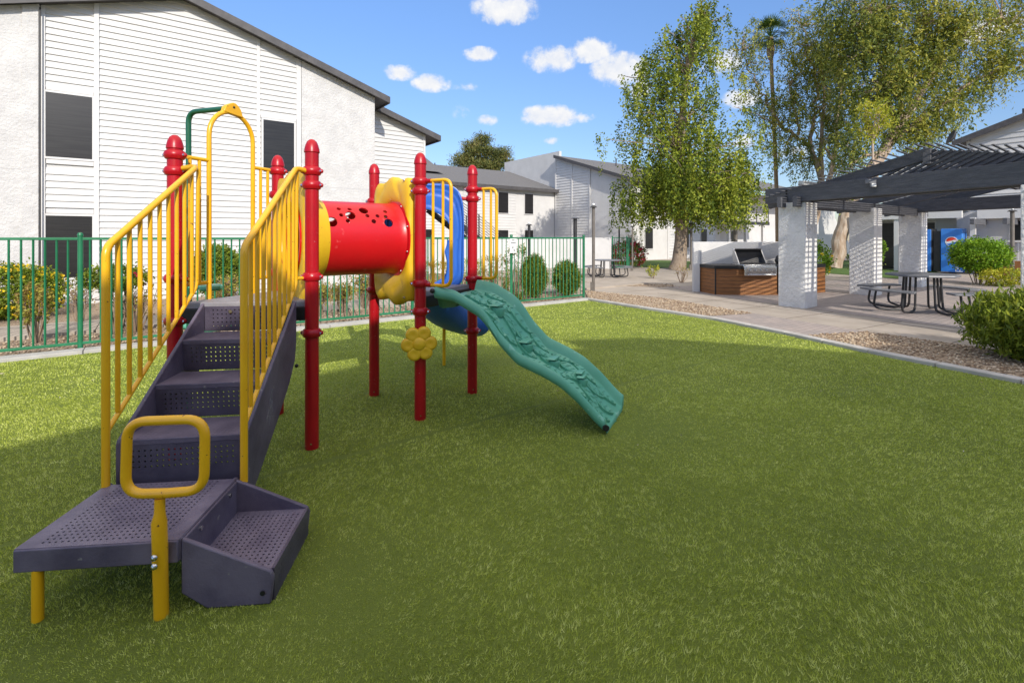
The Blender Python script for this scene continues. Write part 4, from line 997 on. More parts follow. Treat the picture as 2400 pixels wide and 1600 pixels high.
for lf, lt, an, L_, w_ in LV:
    q_ = 9; a_, b_, c_ = [], [], []
    for i in range(q_+1):
        x_ = -1+2*i/q_; ww = w_*(1-abs(x_)**2.2)**.8*(1.15-.3*x_)
        a_.append((x_*L_, ww)); b_.append((x_*L_, -ww)); c_.append((x_*L_, 0))
    for i in range(q_):
        for ed, hh in ((a_, .019), (b_, .019)):
            s.face([lpt(lf, lt, an, *c_[i], .009), lpt(lf, lt, an, *c_[i+1], .009), lpt(lf, lt, an, *ed[i+1], hh), lpt(lf, lt, an, *ed[i], hh)])
            s.face([lpt(lf, lt, an, *ed[i], hh), lpt(lf, lt, an, *ed[i+1], hh), lpt(lf, lt, an, *ed[i+1], -.012), lpt(lf, lt, an, *ed[i], -.012)])
        if 0 < i < q_-1 and i % 2:
            for sg in (1, -1):
                x_ = c_[i][0]; e_ = a_[i+1][1]*.7*sg; s.beam(lpt(lf, lt, an, x_, .004*sg, .014), lpt(lf, lt, an, x_+.018, e_, .019), .003, .004)
s.build('leaf_relief', M['green'], cl, smooth=False)
s = MB()
for f, t_, r in pods:
    r *= 1.15; c_ = surf(f, t_); s.lathe(c_-UP*.03, [(0, .075), (r*.3, .074), (r*.75, .072), (r*.95, .078), (r*1.02, .070), (r*.98, .03), (r*.9, 0)], 20, UP+Vector((.15, 0, 0)))
    s.prism([(-r*1.2, .008), (-r*.3, -.004), (r*.9, .0), (r*1.7, .014), (r*.9, .018), (r*.1, .018), (-r*.9, .016)], c_+UP*.052, wv, UP, r*1.4)
each(s, 'foothold', M['green'], cl, bev=.003)
s = MB(); e_ = surf(1, -.93); s.cyl(e_+Vector((-.01, -.03, -.055)), .024, .02, 14, (.3, -1, .1)); s.build('end_plug', M['black'], cl)
s = MB(); s.ball(surf(.0, -.95)+Vector((-.02, -.05, -.03)), .02, 10); s.build('bolt', M['black'], cl)
# loop guards beside the climber
outc = Vector((.88, -.475, 0)).normalized()
for i, wd in ((5, .31), (6, .27)):
    p0 = P[i]; zt, zb = 1.96, 1.11
    s = MB(); s.tube(fillet([p0+outc*.11+UP*zt, p0+outc*wd+UP*zt, p0+outc*wd+UP*zb, p0+outc*.11+UP*zb], .075, 8), .0148, 14)
    for k in (.36, .68) if i == 5 else (.4, .7): s.tube([p0+outc*(wd*k+.02)+UP*zb, p0+outc*(wd*k+.02)+UP*zt], .0118, 10)
    g_ = s.build('guard_loop', M['yel'], play)
    s = MB()
    for z in (zt, zb): s.tube([p0+UP*z, p0+outc*.115+UP*z], .0172, 12)
    s.build('sleeve', M['red'], g_)
s = MB(); s.tube([P[6]+UP*1.87, P[6]-outc*.0+Vector((-.10, -.03, 1.87))], .017, 12); s.ball(P[6]+Vector((-.10, -.03, 1.87)), .02, 10); s.build('bracket_arm', M['red'], play)
# flower
fc_ = Vector((-.752, 3.99, .64)); s = MB(); fx = Vector((1, .18, 0)).normalized(); fn = Vector((.18, -1, 0)).normalized()
for k in range(6):
    a = R(65*k if k < 2 else 60*k+5); c_ = fc_+fx*math.cos(a)*.088+UP*math.sin(a)*.088
    s.lathe(c_, [(0, -.026), (.05, -.026), (.058, -.012), (.058, .010), (.05, .022), (.035, .026), (.018, .022), (0, .021)], 24, fn)
s.lathe(fc_, [(.07, -.026), (.072, .018), (.064, .022), (.058, .016), (.052, .026), (.035, .036), (0, .040)], 28, fn)
s.build('flower_panel', M['yelplastic'], play, ang=50)

# ------------------------------------------------------------------ pergola
pg = empty('pergola', (9.5, 10.5, 0), 0, 'charcoal slatted pergola on thick white stucco columns', 'pergola'); pg.location = (0, 0, 0)
C1 = Vector((6.22, 10.73, 0)); C2 = Vector((9.27, 12.92, 0)); C3 = Vector((12.23, 15.04, 0)); Wd = Vector((.345, -.939, 0)).normalized()
CR = C1+Wd*4.04; CF = C3+Wd*4.3
for c_ in (C1, C2, C3, CR, CF, CR+Wd*4.1):
    s = MB(); Mx = Matrix.Rotation(ANG, 4, 'Z'); Mx.translation = c_+UP*1.12; s.box((0, 0, 0), (.56, .56, 2.25), Mx); each(s, 'column', M['colstucco'], pg, bev=.012)
nW = Vector((Wd.y, -Wd.x, 0))                      # outward (left-front) normal of the front side
def bm_(a, b_, z, w=.11, h=.33, nm='beam'): 
    s = MB(); s.beam(a+UP*z, b_+UP*z, w, h); return s.build(nm, M['beam'], pg, bev=.006)
for off in (.20, -.20):
    bm_(C1-Wd*.62+nW*off, CR+Wd*5.2+nW*off, 2.42); bm_(C3-Wd*.5+nW*off, CF+Wd*1.3+nW*off, 2.42+.0)
for off in (.16, -.16):
    bm_(C1-U*.5+V*off, C3+U*.7+V*off, 2.20+.05, .09, .22); bm_(CR-U*.2+V*off, CF+U*.7+V*off, 2.245, .09, .22)
def rpos(k, q, lift=0):                            # k along the front side, q along U
    z = 3.03-.205*abs(k-2.5)+lift; return C1+Wd*k+U*q+UP*z
KS, KE = -.75, 4.75
for q in (0.0, 1.9, 3.8, 5.6, 7.45):
    s = MB()
    s.beam(rpos(KS, q, -.11), rpos(2.5, q, -.11), .09, .20); s.build('rafter', M['beam'], pg, smooth=False); s = MB(); q = q or .45
    s.beam(rpos(2.5, q, -.11), rpos(KE, q, -.11), .09, .20); s.build('rafter', M['beam'], pg, smooth=False)
s = MB(); s.beam(rpos(2.5, -.1, -.16), rpos(2.5, 7.6, -.16), .10, .26); s.build('ridge_beam', M['beam'], pg, smooth=False)
s = MB(); k = KS
while k <= KE+.01:
    s.beam(rpos(k, -.46, .02), rpos(k, 7.9, .02), .032, .016); k += .145
s.build('slat_roof', M['beam'], pg, smooth=False)
s = MB()                                           # slanting slats filling the right half of the gable
for i in range(26):
    k1 = 2.62+i*.118; z1 = rpos(k1, 0).z-.03; L_ = min((z1-2.57)/.42, k1-.5)
    if L_ < .06: continue
    k0 = k1-L_*.95
    a = C1+Wd*k1+U*.0+UP*z1; b_ = C1+Wd*k0+U*.0+UP*(z1-L_*.42); s.beam(a, b_, .04, .042)
s.build('gable_slats', M['beam'], pg, smooth=False)
s = MB(); 
for i in range(8):
    a = C1+nW*.262+Wd*(-.05+(i % 2)*.0)+UP*(2.30+.07*(i//2)); s.cyl(a, .018, .014, 8, nW)
    a = CR+nW*.262+UP*(2.30+.07*(i//2)); s.cyl(a, .018, .014, 8, nW)
s.build('bolt', M['blackm'], pg)
fl_ = C1+Wd*1.75+nW*.30+UP*2.50
s = MB(); s.b(fl_.x-.07, fl_.x+.07, fl_.y-.05, fl_.y+.05, fl_.z-.02, fl_.z+.05); s.b(fl_.x-.05, fl_.x+.04, fl_.y-.08, fl_.y-.04, fl_.z-.09, fl_.z-.02)
fo = s.build('flood_lamp', M['tablemetal'], pg, bev=.006)
s = MB(); s.b(fl_.x-.045, fl_.x+.035, fl_.y-.088, fl_.y-.081, fl_.z-.085, fl_.z-.03); s.build('lens', M['bulb'], fo)

# ------------------------------------------------------------------ picnic tables
def table(loc, rz, sc, label):
    r = empty('picnic_table', loc, rz, label, 'picnic table', 'round picnic tables with curved attached seats'); r.scale = (sc, sc, sc)
    s = MB(); s.lathe((0, 0, 0), [(0, .715), (.55, .715), (.60, .705), (.61, .725), (.60, .748), (.56, .752), (0, .752)], 8); s.build('table_top', M['tablemetal'], r, bev=.004)
    for k in range(4):
        a0 = k*math.pi/2; s = MB(); ri, ro = .80, 1.10; inn = []; out = []
        for j in range(11):
            a = a0-.52+1.04*j/10; inn.append((ri*math.cos(a), ri*math.sin(a))); out.append((ro*math.cos(a), ro*math.sin(a)))
        s.prism(inn+out[::-1], (0, 0, .44), (1, 0, 0), (0, 1, 0), .035); s.build('seat', M['tablemetal'], r, bev=.008)
        for sg in (-1, 1):
            a = a0+sg*.30; d = Vector((math.cos(a), math.sin(a), 0)); t_ = Vector((-d.y, d.x, 0))
            s = MB(); s.tube(fillet([d*.30+UP*.71, d*.34+UP*.03, d*.62+UP*.02+t_*0, d*.96+UP*.06, d*.90+UP*.425], .13, 7), .021, 10); s.build('leg', M['blackm'], r)
    return r
table((8.30, 9.98, .012), R(15), 1.0, 'grey round metal picnic table with curved seats under the pergola')
table((3.62, 18.7, .008), R(40), .86, 'far round metal picnic table beside the low white wall')

# ------------------------------------------------------------------ grill island
gi = empty('grill_island', (5.2, 13.2, 0), 0, 'curved outdoor kitchen counter clad in stained cedar boards', 'outdoor kitchen'); gi.location = (0, 0, 0)
FR = [Vector((5.28, 12.79, 0)), Vector((5.95, 12.70, 0)), Vector((7.0, 12.74, 0)), Vector((7.8, 13.0, 0)), Vector((8.55, 13.45, 0))]
BK = [Vector((5.16, 13.58, 0)), Vector((5.95, 13.50, 0)), Vector((6.9, 13.52, 0)), Vector((7.5, 13.72, 0)), Vector((8.15, 14.1, 0))]
s = MB(); poly = [(p_.x, p_.y) for p_ in FR+BK[::-1]]
s.prism(poly, (0, 0, .345), (1, 0, 0), (0, 1, 0), .67); s.build('cabinet', M['wood'], gi, smooth=False)
def grow(poly, k):
    cx = sum(p_[0] for p_ in poly)/len(poly); cy = sum(p_[1] for p_ in poly)/len(poly); return [(p_[0]+(k if p_[0] > cx else -k), p_[1]+(k if p_[1] > cy else -k)) for p_ in poly]
s = MB(); s.prism(grow(poly, .04), (0, 0, .725), (1, 0, 0), (0, 1, 0), .09); s.build('countertop', M['black'], gi, bev=.01)
s = MB()
for a, b_ in list(zip(FR[:-1], FR[1:]))+[(BK[0], FR[0])]:
    for z in np.arange(.10, .66, .094): 
        n_ = Vector(((b_-a).y, -(b_-a).x, 0)).normalized(); s.beam(a+n_*.002+UP*z, b_+n_*.002+UP*z, .006, .006)
for p_ in FR[:1]+BK[:1]: s.beam(p_+UP*.01, p_+UP*.68, .03, .03)
s.build('board_gap', M['black'], gi, smooth=False)
gl = Vector((6.32, 12.90, .0)); gr_ = empty('gas_grill', gl, R(2), 'stainless gas grill with its lid open set in the counter', 'grill')
s = MB(); s.b(-.42, .42, -.30, .36, .70, .80); s.b(-.42, .42, -.36, -.29, .52, .76); s.build('body', M['steel'], gr_, bev=.01)
s = MB(); s.prism([(-.30, .52), (-.32, .56), (-.31, .76), (-.26, .78), (-.26, .55)], (0, -.06, 0), (0, 1, 0), (0, 0, 1), .76); s.build('control_panel', M['steel'], gr_, bev=.004)
s = MB(); s.b(-.33, .33, -.22, .30, .802, .82); s.build('grate', M['blackm'], gr_, smooth=False)
lid = [(.30, .80), (.36, .95), (.35, 1.12), (.28, 1.20), (.25, 1.18), (.31, 1.10), (.32, .95), (.27, .80)]
s = MB(); s.prism(lid, (0, 0, 0), (0, 1, 0), (0, 0, 1), .70); lo2 = s.build('lid', M['blackm'], gr_, smooth=False)
s = MB()
for sx in (-1, 1): s.prism([(.02, .80), (.20, 1.05), (.28, 1.16), (.34, 1.19), (.37, 1.02), (.34, .80)], (sx*.365, 0, 0), (0, 1, 0), (0, 0, 1), .03)
s.build('lid_side', M['steel'], lo2, bev=.004)
s = MB()
for k in range(5): s.lathe((-.28+k*.14, -.375, .66), [(0, .03), (.022, .03), (.026, 0)], 14, (0, -1, 0))
s.tube([(-.36, -.40, .55), (.36, -.40, .55)], .014, 10); s.build('knob', M['steel'], gr_)
fr = empty('undercounter_fridge', (7.18, 12.80, 0), R(12), 'black louvred undercounter fridge right of the grill', 'fridge')
s = MB(); s.b(-.33, .33, -.07, .04, .06, .68); s.build('door', M['blackm'], fr, bev=.006)
s = MB()
for k in range(12): s.b(-.27, .27, -.082, -.070, .12+k*.042, .14+k*.042)
s.build('louvre', M['tablemetal'], fr, smooth=False)
gw = MB(); wpath = cr_spline([(5.06, 13.50, 0), (5.10, 13.68, 0), (5.3, 13.88, 0), (6.0, 13.92, 0), (7.0, 13.95, 0), (8.15, 14.35, 0)], 8)
gw.sweep([p_+UP*.68 for p_ in wpath], lambda i: [(-.09, -.69), (.09, -.69), (.09, .69), (-.09, .69)])
o_ = gw.build('curved_wall', M['stucco_fine'], None, bev=.012); tag(o_, 'smooth white curved masonry wall behind the grill counter', 'wall')
s = MB(); s.b(-.4, .4, -.1, .1, 0, .3)
rt = empty('smoker', (7.45, 13.55, .77), 0, 'small dark domed cooker on the counter behind the first column', 'cooker')
s = MB(); s.lathe((0, 0, 0), [(0, 0), (.17, 0), (.2, .06), (.2, .1), (.17, .2), (.1, .27), (0, .29)], 20); s.build('body', M['blackm'], rt)
s = MB(); s.b(-.05, .05, -.22, -.19, .1, .12); s.build('handle', M['steel'], rt)

# ------------------------------------------------------------------ low white wall, lamp posts, bin etc.
s = MB(); wa = Vector((-4.2, 19.3, 0)); 
s.beam(Vector((-6.8, 17.6, .72)), Vector((1.9, 24.0, .72)), .2, 1.44)
o_ = s.build('low_wall', M['stucco_fine'], None, bev=.01); tag(o_, 'low white rendered wall behind the fence and the hedges', 'wall')
s = MB(); s.beam(Vector((2.0, 23.9, .74)), Vector((4.72, 23.45, .74)), .2, 1.48)
o_ = s.build('low_wall', M['stucco_fine'], None, bev=.01); tag(o_, 'bright low white wall right of the fence corner, behind the far table', 'wall')
def lamp(x, y, h, label, r=.035, m='pole', globe=True, grp='slim lamp posts along the paths'):
    o_ = empty('lamp_post', (x, y, 0), 0, label, 'lamp post', grp)
    s = MB(); s.lathe((0, 0, 0), [(0, 0), (r, 0), (r, h-.10), (0, h-.10)], 12); s.b(-r*1.8, -r*.6, -.05, .05, 0, .26); s.build('pole', M[m], o_)
    s = MB(); s.lathe((0, 0, h-.10), [(0, 0), (r*2.3, .0), (r*2.3, .012), (r*1.3, .05), (0, .05)], 14); s.build('collar', M['blackm'], o_)
    if globe: s = MB(); s.ball((0, 0, h-.015), .038, 12); s.build('globe', M['bulb'], o_)
lamp(2.255, 13.64, 2.42, 'nearest lamp post, brown pole standing just right of the fence corner', .042)
lamp(2.55, 19.9, 2.34, 'thick black post behind the right end of the fence', .075, 'blackm', False)
lamp(.62, 17.8, 2.02, 'dark lamp post rising behind the middle of the hedge', .05, 'blackm')
lamp(5.5, 25.3, 2.1, 'thin dark lamp post beside the short green fence', .04, 'blackm')
lamp(5.35, 21.9, 2.05, 'thin pale lamp post in front of the red flowering bush', .035)
lamp(8.15, 22.4, 2.2, 'grey lamp post between the tree trunk and the curved wall', .05)
lamp(11.1, 24.5, 2.75, 'thick grey post rising behind the curved grill wall', .10, 'pole', False)
lamp(16.6, 16.35, 2.45, 'brown lamp post with a white globe at the right edge by the porch', .055)
# vending machine
vm = empty('vending_machine', (18.15, 20.72, .07), ANG-math.pi/2, 'blue drink vending machine with a round red and white emblem', 'vending machine')
s = MB(); s.b(-.02, .66, -.35, .35, 0, 1.78); s.build('body', M['vend'], vm, bev=.02)
s = MB(); s.b(-.42, -.30, -.35, .35, 0, 1.78); s.b(-.28, -.04, -.28, .3, 0, 1.70); s.build('side_unit', M['blackm'], vm, bev=.01)
s = MB(); s.b(-.46, -.33, -.39, -.34, 0, 1.76); s.build('side_panel', M['vend'], vm, bev=.01)
em = MB(); em.cyl((.33, -.352, 1.25), .205, .006, 40, (0, -1, 0)); eo = em.build('emblem', M['vwhite'], vm)
def wavecap(sgn, off):
    pts_ = []; r_ = .175
    for k in range(25):
        a = (math.pi*k/24) if sgn > 0 else (math.pi+math.pi*k/24); x = r_*math.cos(a); z = r_*math.sin(a)
        pts_.append((x, z))
    pts_ = [(x, z if sgn*z > off else sgn*off) for x, z in pts_]
    x0_ = pts_[-1][0]; n_ = 16
    for k in range(1, n_): x = x0_+(pts_[0][0]-x0_)*k/n_; pts_.append((x, sgn*off+.035*math.sin(x*12)))
    return pts_
s = MB(); s.prism(wavecap(1, .045), (.33, -.362, 1.25), (1, 0, 0), (0, 0, 1), .005); s.build('emblem_top', M['vred'], eo)
s = MB(); s.prism(wavecap(-1, .045), (.33, -.362, 1.25), (1, 0, 0), (0, 0, 1), .005); s.build('emblem_base', M['vend'], eo)
cu = bpy.data.curves.new('txt', 'FONT'); cu.body = 'pepsi'; cu.size = .34; cu.extrude = .003
to = bpy.data.objects.new('txt', cu); C.objects.link(to); bpy.context.view_layer.update()
me = bpy.data.meshes.new_from_object(to.evaluated_get(bpy.context.evaluated_depsgraph_get())); bpy.data.objects.remove(to)
me.transform(Matrix.Translation((.30, -.358, .10)) @ Matrix.Rotation(math.pi/2, 4, 'X') @ Matrix.Rotation(math.pi/2, 4, 'Z') @ Matrix.Translation((-.1, -.3, 0)))
me.materials.clear(); me.materials.append(M['vwhite']); lo3 = bpy.data.objects.new('lettering', me); C.objects.link(lo3); lo3.parent = vm

# ------------------------------------------------------------------ shrubs
YB = (L_bud, 190, .05)
def V3(x, y): return Vector((x, y, 0))
shrub('yellow_bush', 'large bush covered in yellow blossoms at the left edge behind the fence', 'bush', V3(-9.25, 9.1), (.82, .75, .50), 13000, .06, L_hedge, flowers=YB, zc=.50)
shrub('ragged_bush', 'straggly olive and brown bush just behind the fence at the left', 'bush', V3(-6.75, 6.98), (.21, .2, .30), 1100, .045, L_dry, zc=.55, stems=14)
twiggy('bare_shrub', 'bare twiggy shrub left of the tall fence post', V3(-7.46, 8.5), .72, .26, 34, 1)
shrub('leggy_bush', 'leafy topped bush on bare legs with a magenta bloom, behind the left stair rail', 'bush', V3(-6.1, 7.56), (.44, .4, .20), 3800, .05, L_hedge, zc=.88, stems=26, flowers=(L_redp, 3, .06))
twiggy('bare_shrub', 'dry brown stems below the leafy topped bush behind the left stair rail', V3(-5.9, 7.7), .75, .35, 34, 2, None, L_dry)
shrub('round_bush', 'dense round green bush framed by the yellow arch', 'bush', V3(-6.35, 10.6), (.50, .48, .52), 17000, .055, L_hedge, zc=.78, stems=14)
for x, y, h, lab in ((-5.35, 9.2, .75, 'low bare twigs behind the fence near the stair top'), (-3.65, 9.4, .62, 'dry twig shrub seen below the left end of the red tunnel'), (-3.06, 10.25, .78, 'tall dry twig shrub seen below the right end of the red tunnel'),
                     (-3.35, 9.75, .6, 'thin brown twig shrub touching the fence under the tunnel')):
    twiggy('bare_shrub', lab, V3(x, y), h, .16, 34, 7, None, L_dry)
for x, y, rx, h, lab, lf, n_ in ((-1.95, 12.6, .34, .40, 'dry tan bush seen through the yellow guard loop', L_dry, 2500), (-1.2, 12.3, .38, .45, 'low yellowish bush between the blue hood and the right post', L_yel, 2500), (-.45, 12.1, .34, .48, 'leggy olive hedge bush just left of the notice post', L_dry, 2400), (.10, 11.75, .24, .60, 'tall spiky hedge bush right of the notice post', L_hedge, 2200),
                        (.54, 12.1, .33, .50, 'clipped boxy hedge bush in the middle of the right fence bay', L_hedge, 15000), (1.38, 12.45, .35, .42, 'clipped boxy hedge bush nearest the fence corner', L_hedge, 15000)):
    shrub('hedge_bush', lab, 'bush', V3(x, y), (rx, rx*.8, h), n_, .045, lf, 'hedge bushes behind the right part of the fence', stems=18, boxy=(n_ < 10000), zc=h+.04, dirs_up=True, aspect=.4)
shrub('oleander_bush', 'big pointed leafed bush at the right edge beside the kerb', 'bush', (6.42, 5.95, 0), (.76, .72, .43), 11000, .085, L_hedge, zc=.40, stems=24, aspect=.28, dirs_up=True, shell=.4)
shrub('clipped_bush', 'bright green clipped bush in front of the vending machine', 'bush', (14.95, 15.75, 0), (.76, .7, .56), 10000, .075, L_bright, zc=.92, stems=12)
shrub('ground_bush', 'yellow and orange tinged low bush at the foot of the clipped bush', 'bush', (14.95, 15.0, 0), (.66, .5, .28), 2200, .07, L_yel, zc=.3)
shrub('lime_bush', 'bright green bush with yellow flowers right of the first pergola column', 'bush', (9.4, 15.4, 0), (.50, .5, .62), 3300, .07, L_bright, zc=.80, flowers=(L_bud, 16, .06))
shrub('flowering_bush', 'bush with deep red flowers in front of the white wall corner', 'bush', (5.75, 24.3, 0), (.85, .6, .62), 2400, .09, L_hedge, zc=.66, flowers=(L_redp, 110, .12))
twiggy('pale_shrub', 'tall pale dry shrub against the wall behind the red flowering bush', Vector((6.4, 26.5, 0)), 1.9, .7, 40, 4)
shrub('small_plant', 'small yellow green plant on the gravel near the tree', 'plant', (5.15, 18.0, 0), (.24, .2, .22), 500, .05, L_yel, zc=.3)
twiggy('bare_shrub', 'tiny bare shrub on the gravel left of the curved wall', Vector((5.6, 16.3, 0)), .5, .25, 16, 1)
shrub('doorway_bush', 'shaded dark bush between the second and third columns', 'bush', (12.6, 17.6, 0), (.55, .4, .6), 2200, .07, L_hedge, zc=.65)
shrub('doorway_bush', 'sunlit small bush against the left side of the third column', 'bush', (12.35, 16.6, 0), (.22, .25, .42), 900, .06, L_bright, zc=1.1)

# ------------------------------------------------------------------ trees
def limb(s, a, b_, r0, r1, wob=.1, n=6, seg=8, sag=0):
    a = Vector(a); b_ = Vector(b_); L_ = (b_-a).length; pts_ = []; rr = []
    for i in range(n+1):
        f = i/n; o_ = Vector((RNG.normal(), RNG.normal(), RNG.normal()))*wob*L_*.12*math.sin(math.pi*f); p_ = a.lerp(b_, f)+o_+UP*sag*math.sin(math.pi*f)
        pts_.append(p_); rr.append(r0+(r1-r0)*f)
    s.tube(pts_, rr, seg); return pts_
def at(px, py, Y): return Vector(((px-HX)/F*Y, Y, EYE+(HY-py)/F*Y))
# weeping tree
wt = empty('weeping_tree', (7.76, 22.8, 0), 0, 'tall weeping tree with hanging green foliage left of the palm', 'tree'); wb = Vector((7.76, 22.8, 0))
s = MB(); t0 = at(1593, 640, 22.8)-wb; t0.z = -.05
trunk = [Vector((-.12, 0, -.05)), Vector((-.02, 0, .4)), Vector((.05, 0, 1.2)), Vector((.12, 0, 2.6)), Vector((.0, .1, 5)), Vector((.15, 0, 7.5)), Vector((.4, 0, 9.6)), Vector((1.0, 0, 12.0))]
s.tube(trunk, [.42, .33, .29, .25, .2, .14, .09, .04], 14)
OUT = [(12.3, 1.25, .5), (11.8, 1.1, .95), (11.2, .67, 1.3), (10.5, .21, 1.75), (9.5, -.24, 2.3), (8.7, -.2, 2.35), (7.4, -.3, 2.6), (6.4, .14, 3.0), (5.8, .51, 3.4), (4.9, .5, 3.2), (4.1, .43, 2.9), (3.2, .4, 2.65), (2.4, .3, 2.3)]
zz = np.array([q[0] for q in OUT])[::-1]; cxx = np.array([q[1] for q in OUT])[::-1]; rr_ = np.array([q[2] for q in OUT])[::-1]
n = 1650; zt = np.concatenate([RNG.uniform(3.6, 12.6, n-380), RNG.uniform(3.0, 5.4, 380)]); w_ = np.interp(zt, zz, rr_); keep = RNG.uniform(0, 3.2, n) < w_+.3; zt = zt[keep]; w_ = w_[keep]; n = len(zt)
an = RNG.uniform(0, 6.28, n); q = np.sqrt(RNG.uniform(.02, 1, n)); lob = 1+.25*np.sin(zt*2.3+an*2)+.10*np.sin(zt*6+an*5)
hx_ = np.interp(zt, zz, cxx)+w_*q*np.cos(an)*lob; hy_ = w_*q*np.sin(an)*.9*lob
LP, LD, LT = [], [], []
for i in range(n):
    if q[i] > .45 and math.sin(zt[i]*2.6+an[i]*3)+.6*math.sin(zt[i]*5.3-an[i]*2) > .55: continue
    L_ = RNG.uniform(.7, 1.6)*(1+.7*(zt[i] < 6)); zend = max(zt[i]-L_, 1.6+RNG.uniform(0, .8)); m_ = int((zt[i]-zend)*40)
    if m_ < 4: continue
    if i % 8 == 0:
        zz_ = max(zt[i]-1.0, 2.2); c0 = Vector((np.interp(zz_, [0, 2.6, 5, 7.5, 9.6, 11.6], [0, .12, 0, .2, .5, .9]), 0, zz_)); limb(s, c0, (hx_[i], hy_[i], zt[i]), .05, .012, .5, 4, 5, .2)
    f = RNG.uniform(0, 1, m_); sway = RNG.normal(size=2)*.12
    x = hx_[i]+sway[0]*f+RNG.normal(size=m_)*.075; y = hy_[i]+sway[1]*f+RNG.normal(size=m_)*.075; z = zt[i]+(zend-zt[i])*f+RNG.normal(size=m_)*.05+ .1
    LP.append(np.stack([x, y, z], 1)); LT.append(np.clip(RNG.uniform(.02, .85)+RNG.normal(size=m_)*.2, 0, 1))
LP = np.concatenate(LP); LT = np.concatenate(LT); s.build('trunk', M['bark'], wt)
leaf_mesh('crown', LP, .118, L_green, wt, .62, .8, LT)

def tree(name, label, base, limbs, tips, k, sig, leaf, lm, bark, tint=None, droop=.7, aspect=.32, hang=0, cat='tree', extra=None):
    """limbs: list of (a, b, r0, r1) world points; tips: Nx3 world clump centres"""
    r = empty(name, base, 0, label, cat); base = Vector(base); s = MB()
    for a, b_, r0, r1 in limbs: limb(s, Vector(a)-base, Vector(b_)-base, r0, r1, .12 if r0 > .12 else .4, 7, 9)
    ends = [(Vector(b_)-base) for a, b_, r0, r1 in limbs]+[(Vector(a).lerp(Vector(b_), .6)-base) for a, b_, r0, r1 in limbs if r0 < .3]
    tp = np.asarray(tips)-np.array(base)
    for i in range(0, len(tp), 3):
        t_ = Vector(tp[i]); e_ = min(ends, key=lambda q_: (q_-t_).length)
        if (e_-t_).length < 4.5: limb(s, e_, t_, .035, .008, .8, 4, 4, .15)
    s.build('trunk', M[bark], r)
    if hang > .4:                                   # hanging leafy strands in bunches
        ns = max(2, k//11); c_ = np.repeat(tp, ns, 0); c_ = c_+RNG.normal(size=c_.shape)*np.array(sig)*1.5
        ln = RNG.uniform(.35, 1.25, len(c_))*hang; f_ = RNG.uniform(0, 1, (len(c_), 11)); dr = RNG.normal(size=(len(c_), 2))*.16
        P_ = np.stack([c_[:, :1]+dr[:, :1]*f_, c_[:, 1:2]+dr[:, 1:]*f_, c_[:, 2:]+.15-ln[:, None]*f_], -1).reshape(-1, 3)+RNG.normal(size=(len(c_)*11, 3))*.045
        b_t = np.repeat(RNG.uniform(.1, .9, len(tp)) if tint is None else tint, ns)+RNG.normal(size=len(c_))*.15
        leaf_mesh('crown', P_, leaf, lm, r, aspect, droop, np.clip(np.repeat(b_t, 11)+RNG.normal(size=len(P_))*.15, 0, 1)); return r
    P_ = clumps(tp, k, np.array(sig)); P_[:, 2] -= RNG.uniform(0, 1, len(P_))**2*hang
    leaf_mesh('crown', P_, leaf, lm, r, aspect, droop, clump_tint(len(tp), k, base=tint))
    return r
def blob(cx, cy, rx, ry, Y, n, dep=1.0, shell=.2):   # clump centres filling an ellipsoid whose middle is seen at (cx, cy)
    c_ = at(cx, cy, Y); d = in_ellipsoid(n, shell=shell); k = Y/F
    return np.array(c_)+d*np.array([rx*k, dep*(rx+ry)/2*k, ry*k])
# pine
pb = at(1128, 556, 58); pb.z = 0
pt = np.concatenate([blob(1118, 352, 33, 26, 58, 46), blob(1168, 362, 26, 14, 58, 24), blob(1095, 380, 36, 16, 58, 34), blob(1160, 388, 45, 18, 58, 40), blob(1130, 330, 12, 12, 58, 12), blob(1130, 392, 60, 14, 58, 40)])
tree('pine_tree', 'rounded pine showing above the grey shingle roof', pb, [(pb, at(1128, 400, 58), .4, .3), (at(1128, 400, 58), at(1120, 335, 58), .3, .08), (at(1128, 395, 58), at(1185, 360, 58), .16, .04), (at(1128, 400, 58), at(1075, 370, 58), .16, .04), (at(1128, 385, 58), at(1160, 345, 58), .1, .03)],
     pt, 75, (.34, .34, .22), .42, L_pine, 'bark', droop=-.3, aspect=.16)
# palm
pY = 30; pbs = at(1824, 556, pY); pbs.z = 0
pm = empty('palm_tree', pbs, 0, 'slender fan palm rising above the pergola between two gum trees', 'tree'); s = MB()
tp_ = at(1806, 92, pY)-pbs; s.tube([Vector((0, 0, -.1)), tp_*.25+Vector((.05, 0, 0)), tp_*.5+Vector((.04, 0, 0)), tp_*.8, tp_], [.15, .115, .11, .105, .11], 12); s.build('trunk', M['palmbark'], pm)
s = MB(); s.tube([tp_-UP*1.25, tp_-UP*.9, tp_-UP*.4, tp_+UP*.1], [.12, .22, .21, .14], 12); s.build('dead_frond_skirt', M['palmbark'], pm)
s = MB()
for i in range(44):
    a = RNG.uniform(0, 6.28); el = RNG.uniform(-.9, 1.45); d = Vector((math.cos(a)*math.cos(el), math.sin(a)*math.cos(el), math.sin(el))); c_ = tp_+UP*.25+d*.55; s.tube([tp_+UP*.1, c_], .018, 4)
    sdv = d.cross(UP).normalized() if abs(d.z) < .99 else Vector((1, 0, 0)); up_ = sdv.cross(d)
    for j in range(13):
        b_ = (j-6)/6*1.25; v_ = (d*math.cos(b_)+sdv*math.sin(b_)); e_ = c_+v_*.75+UP*-.16*abs(b_); m_ = c_+v_*.34+UP*.02; w_ = v_.cross(up_)*.024
        s.face([c_, m_+w_, e_, m_-w_])
s.build('fronds', L_palm, pm, smooth=False)
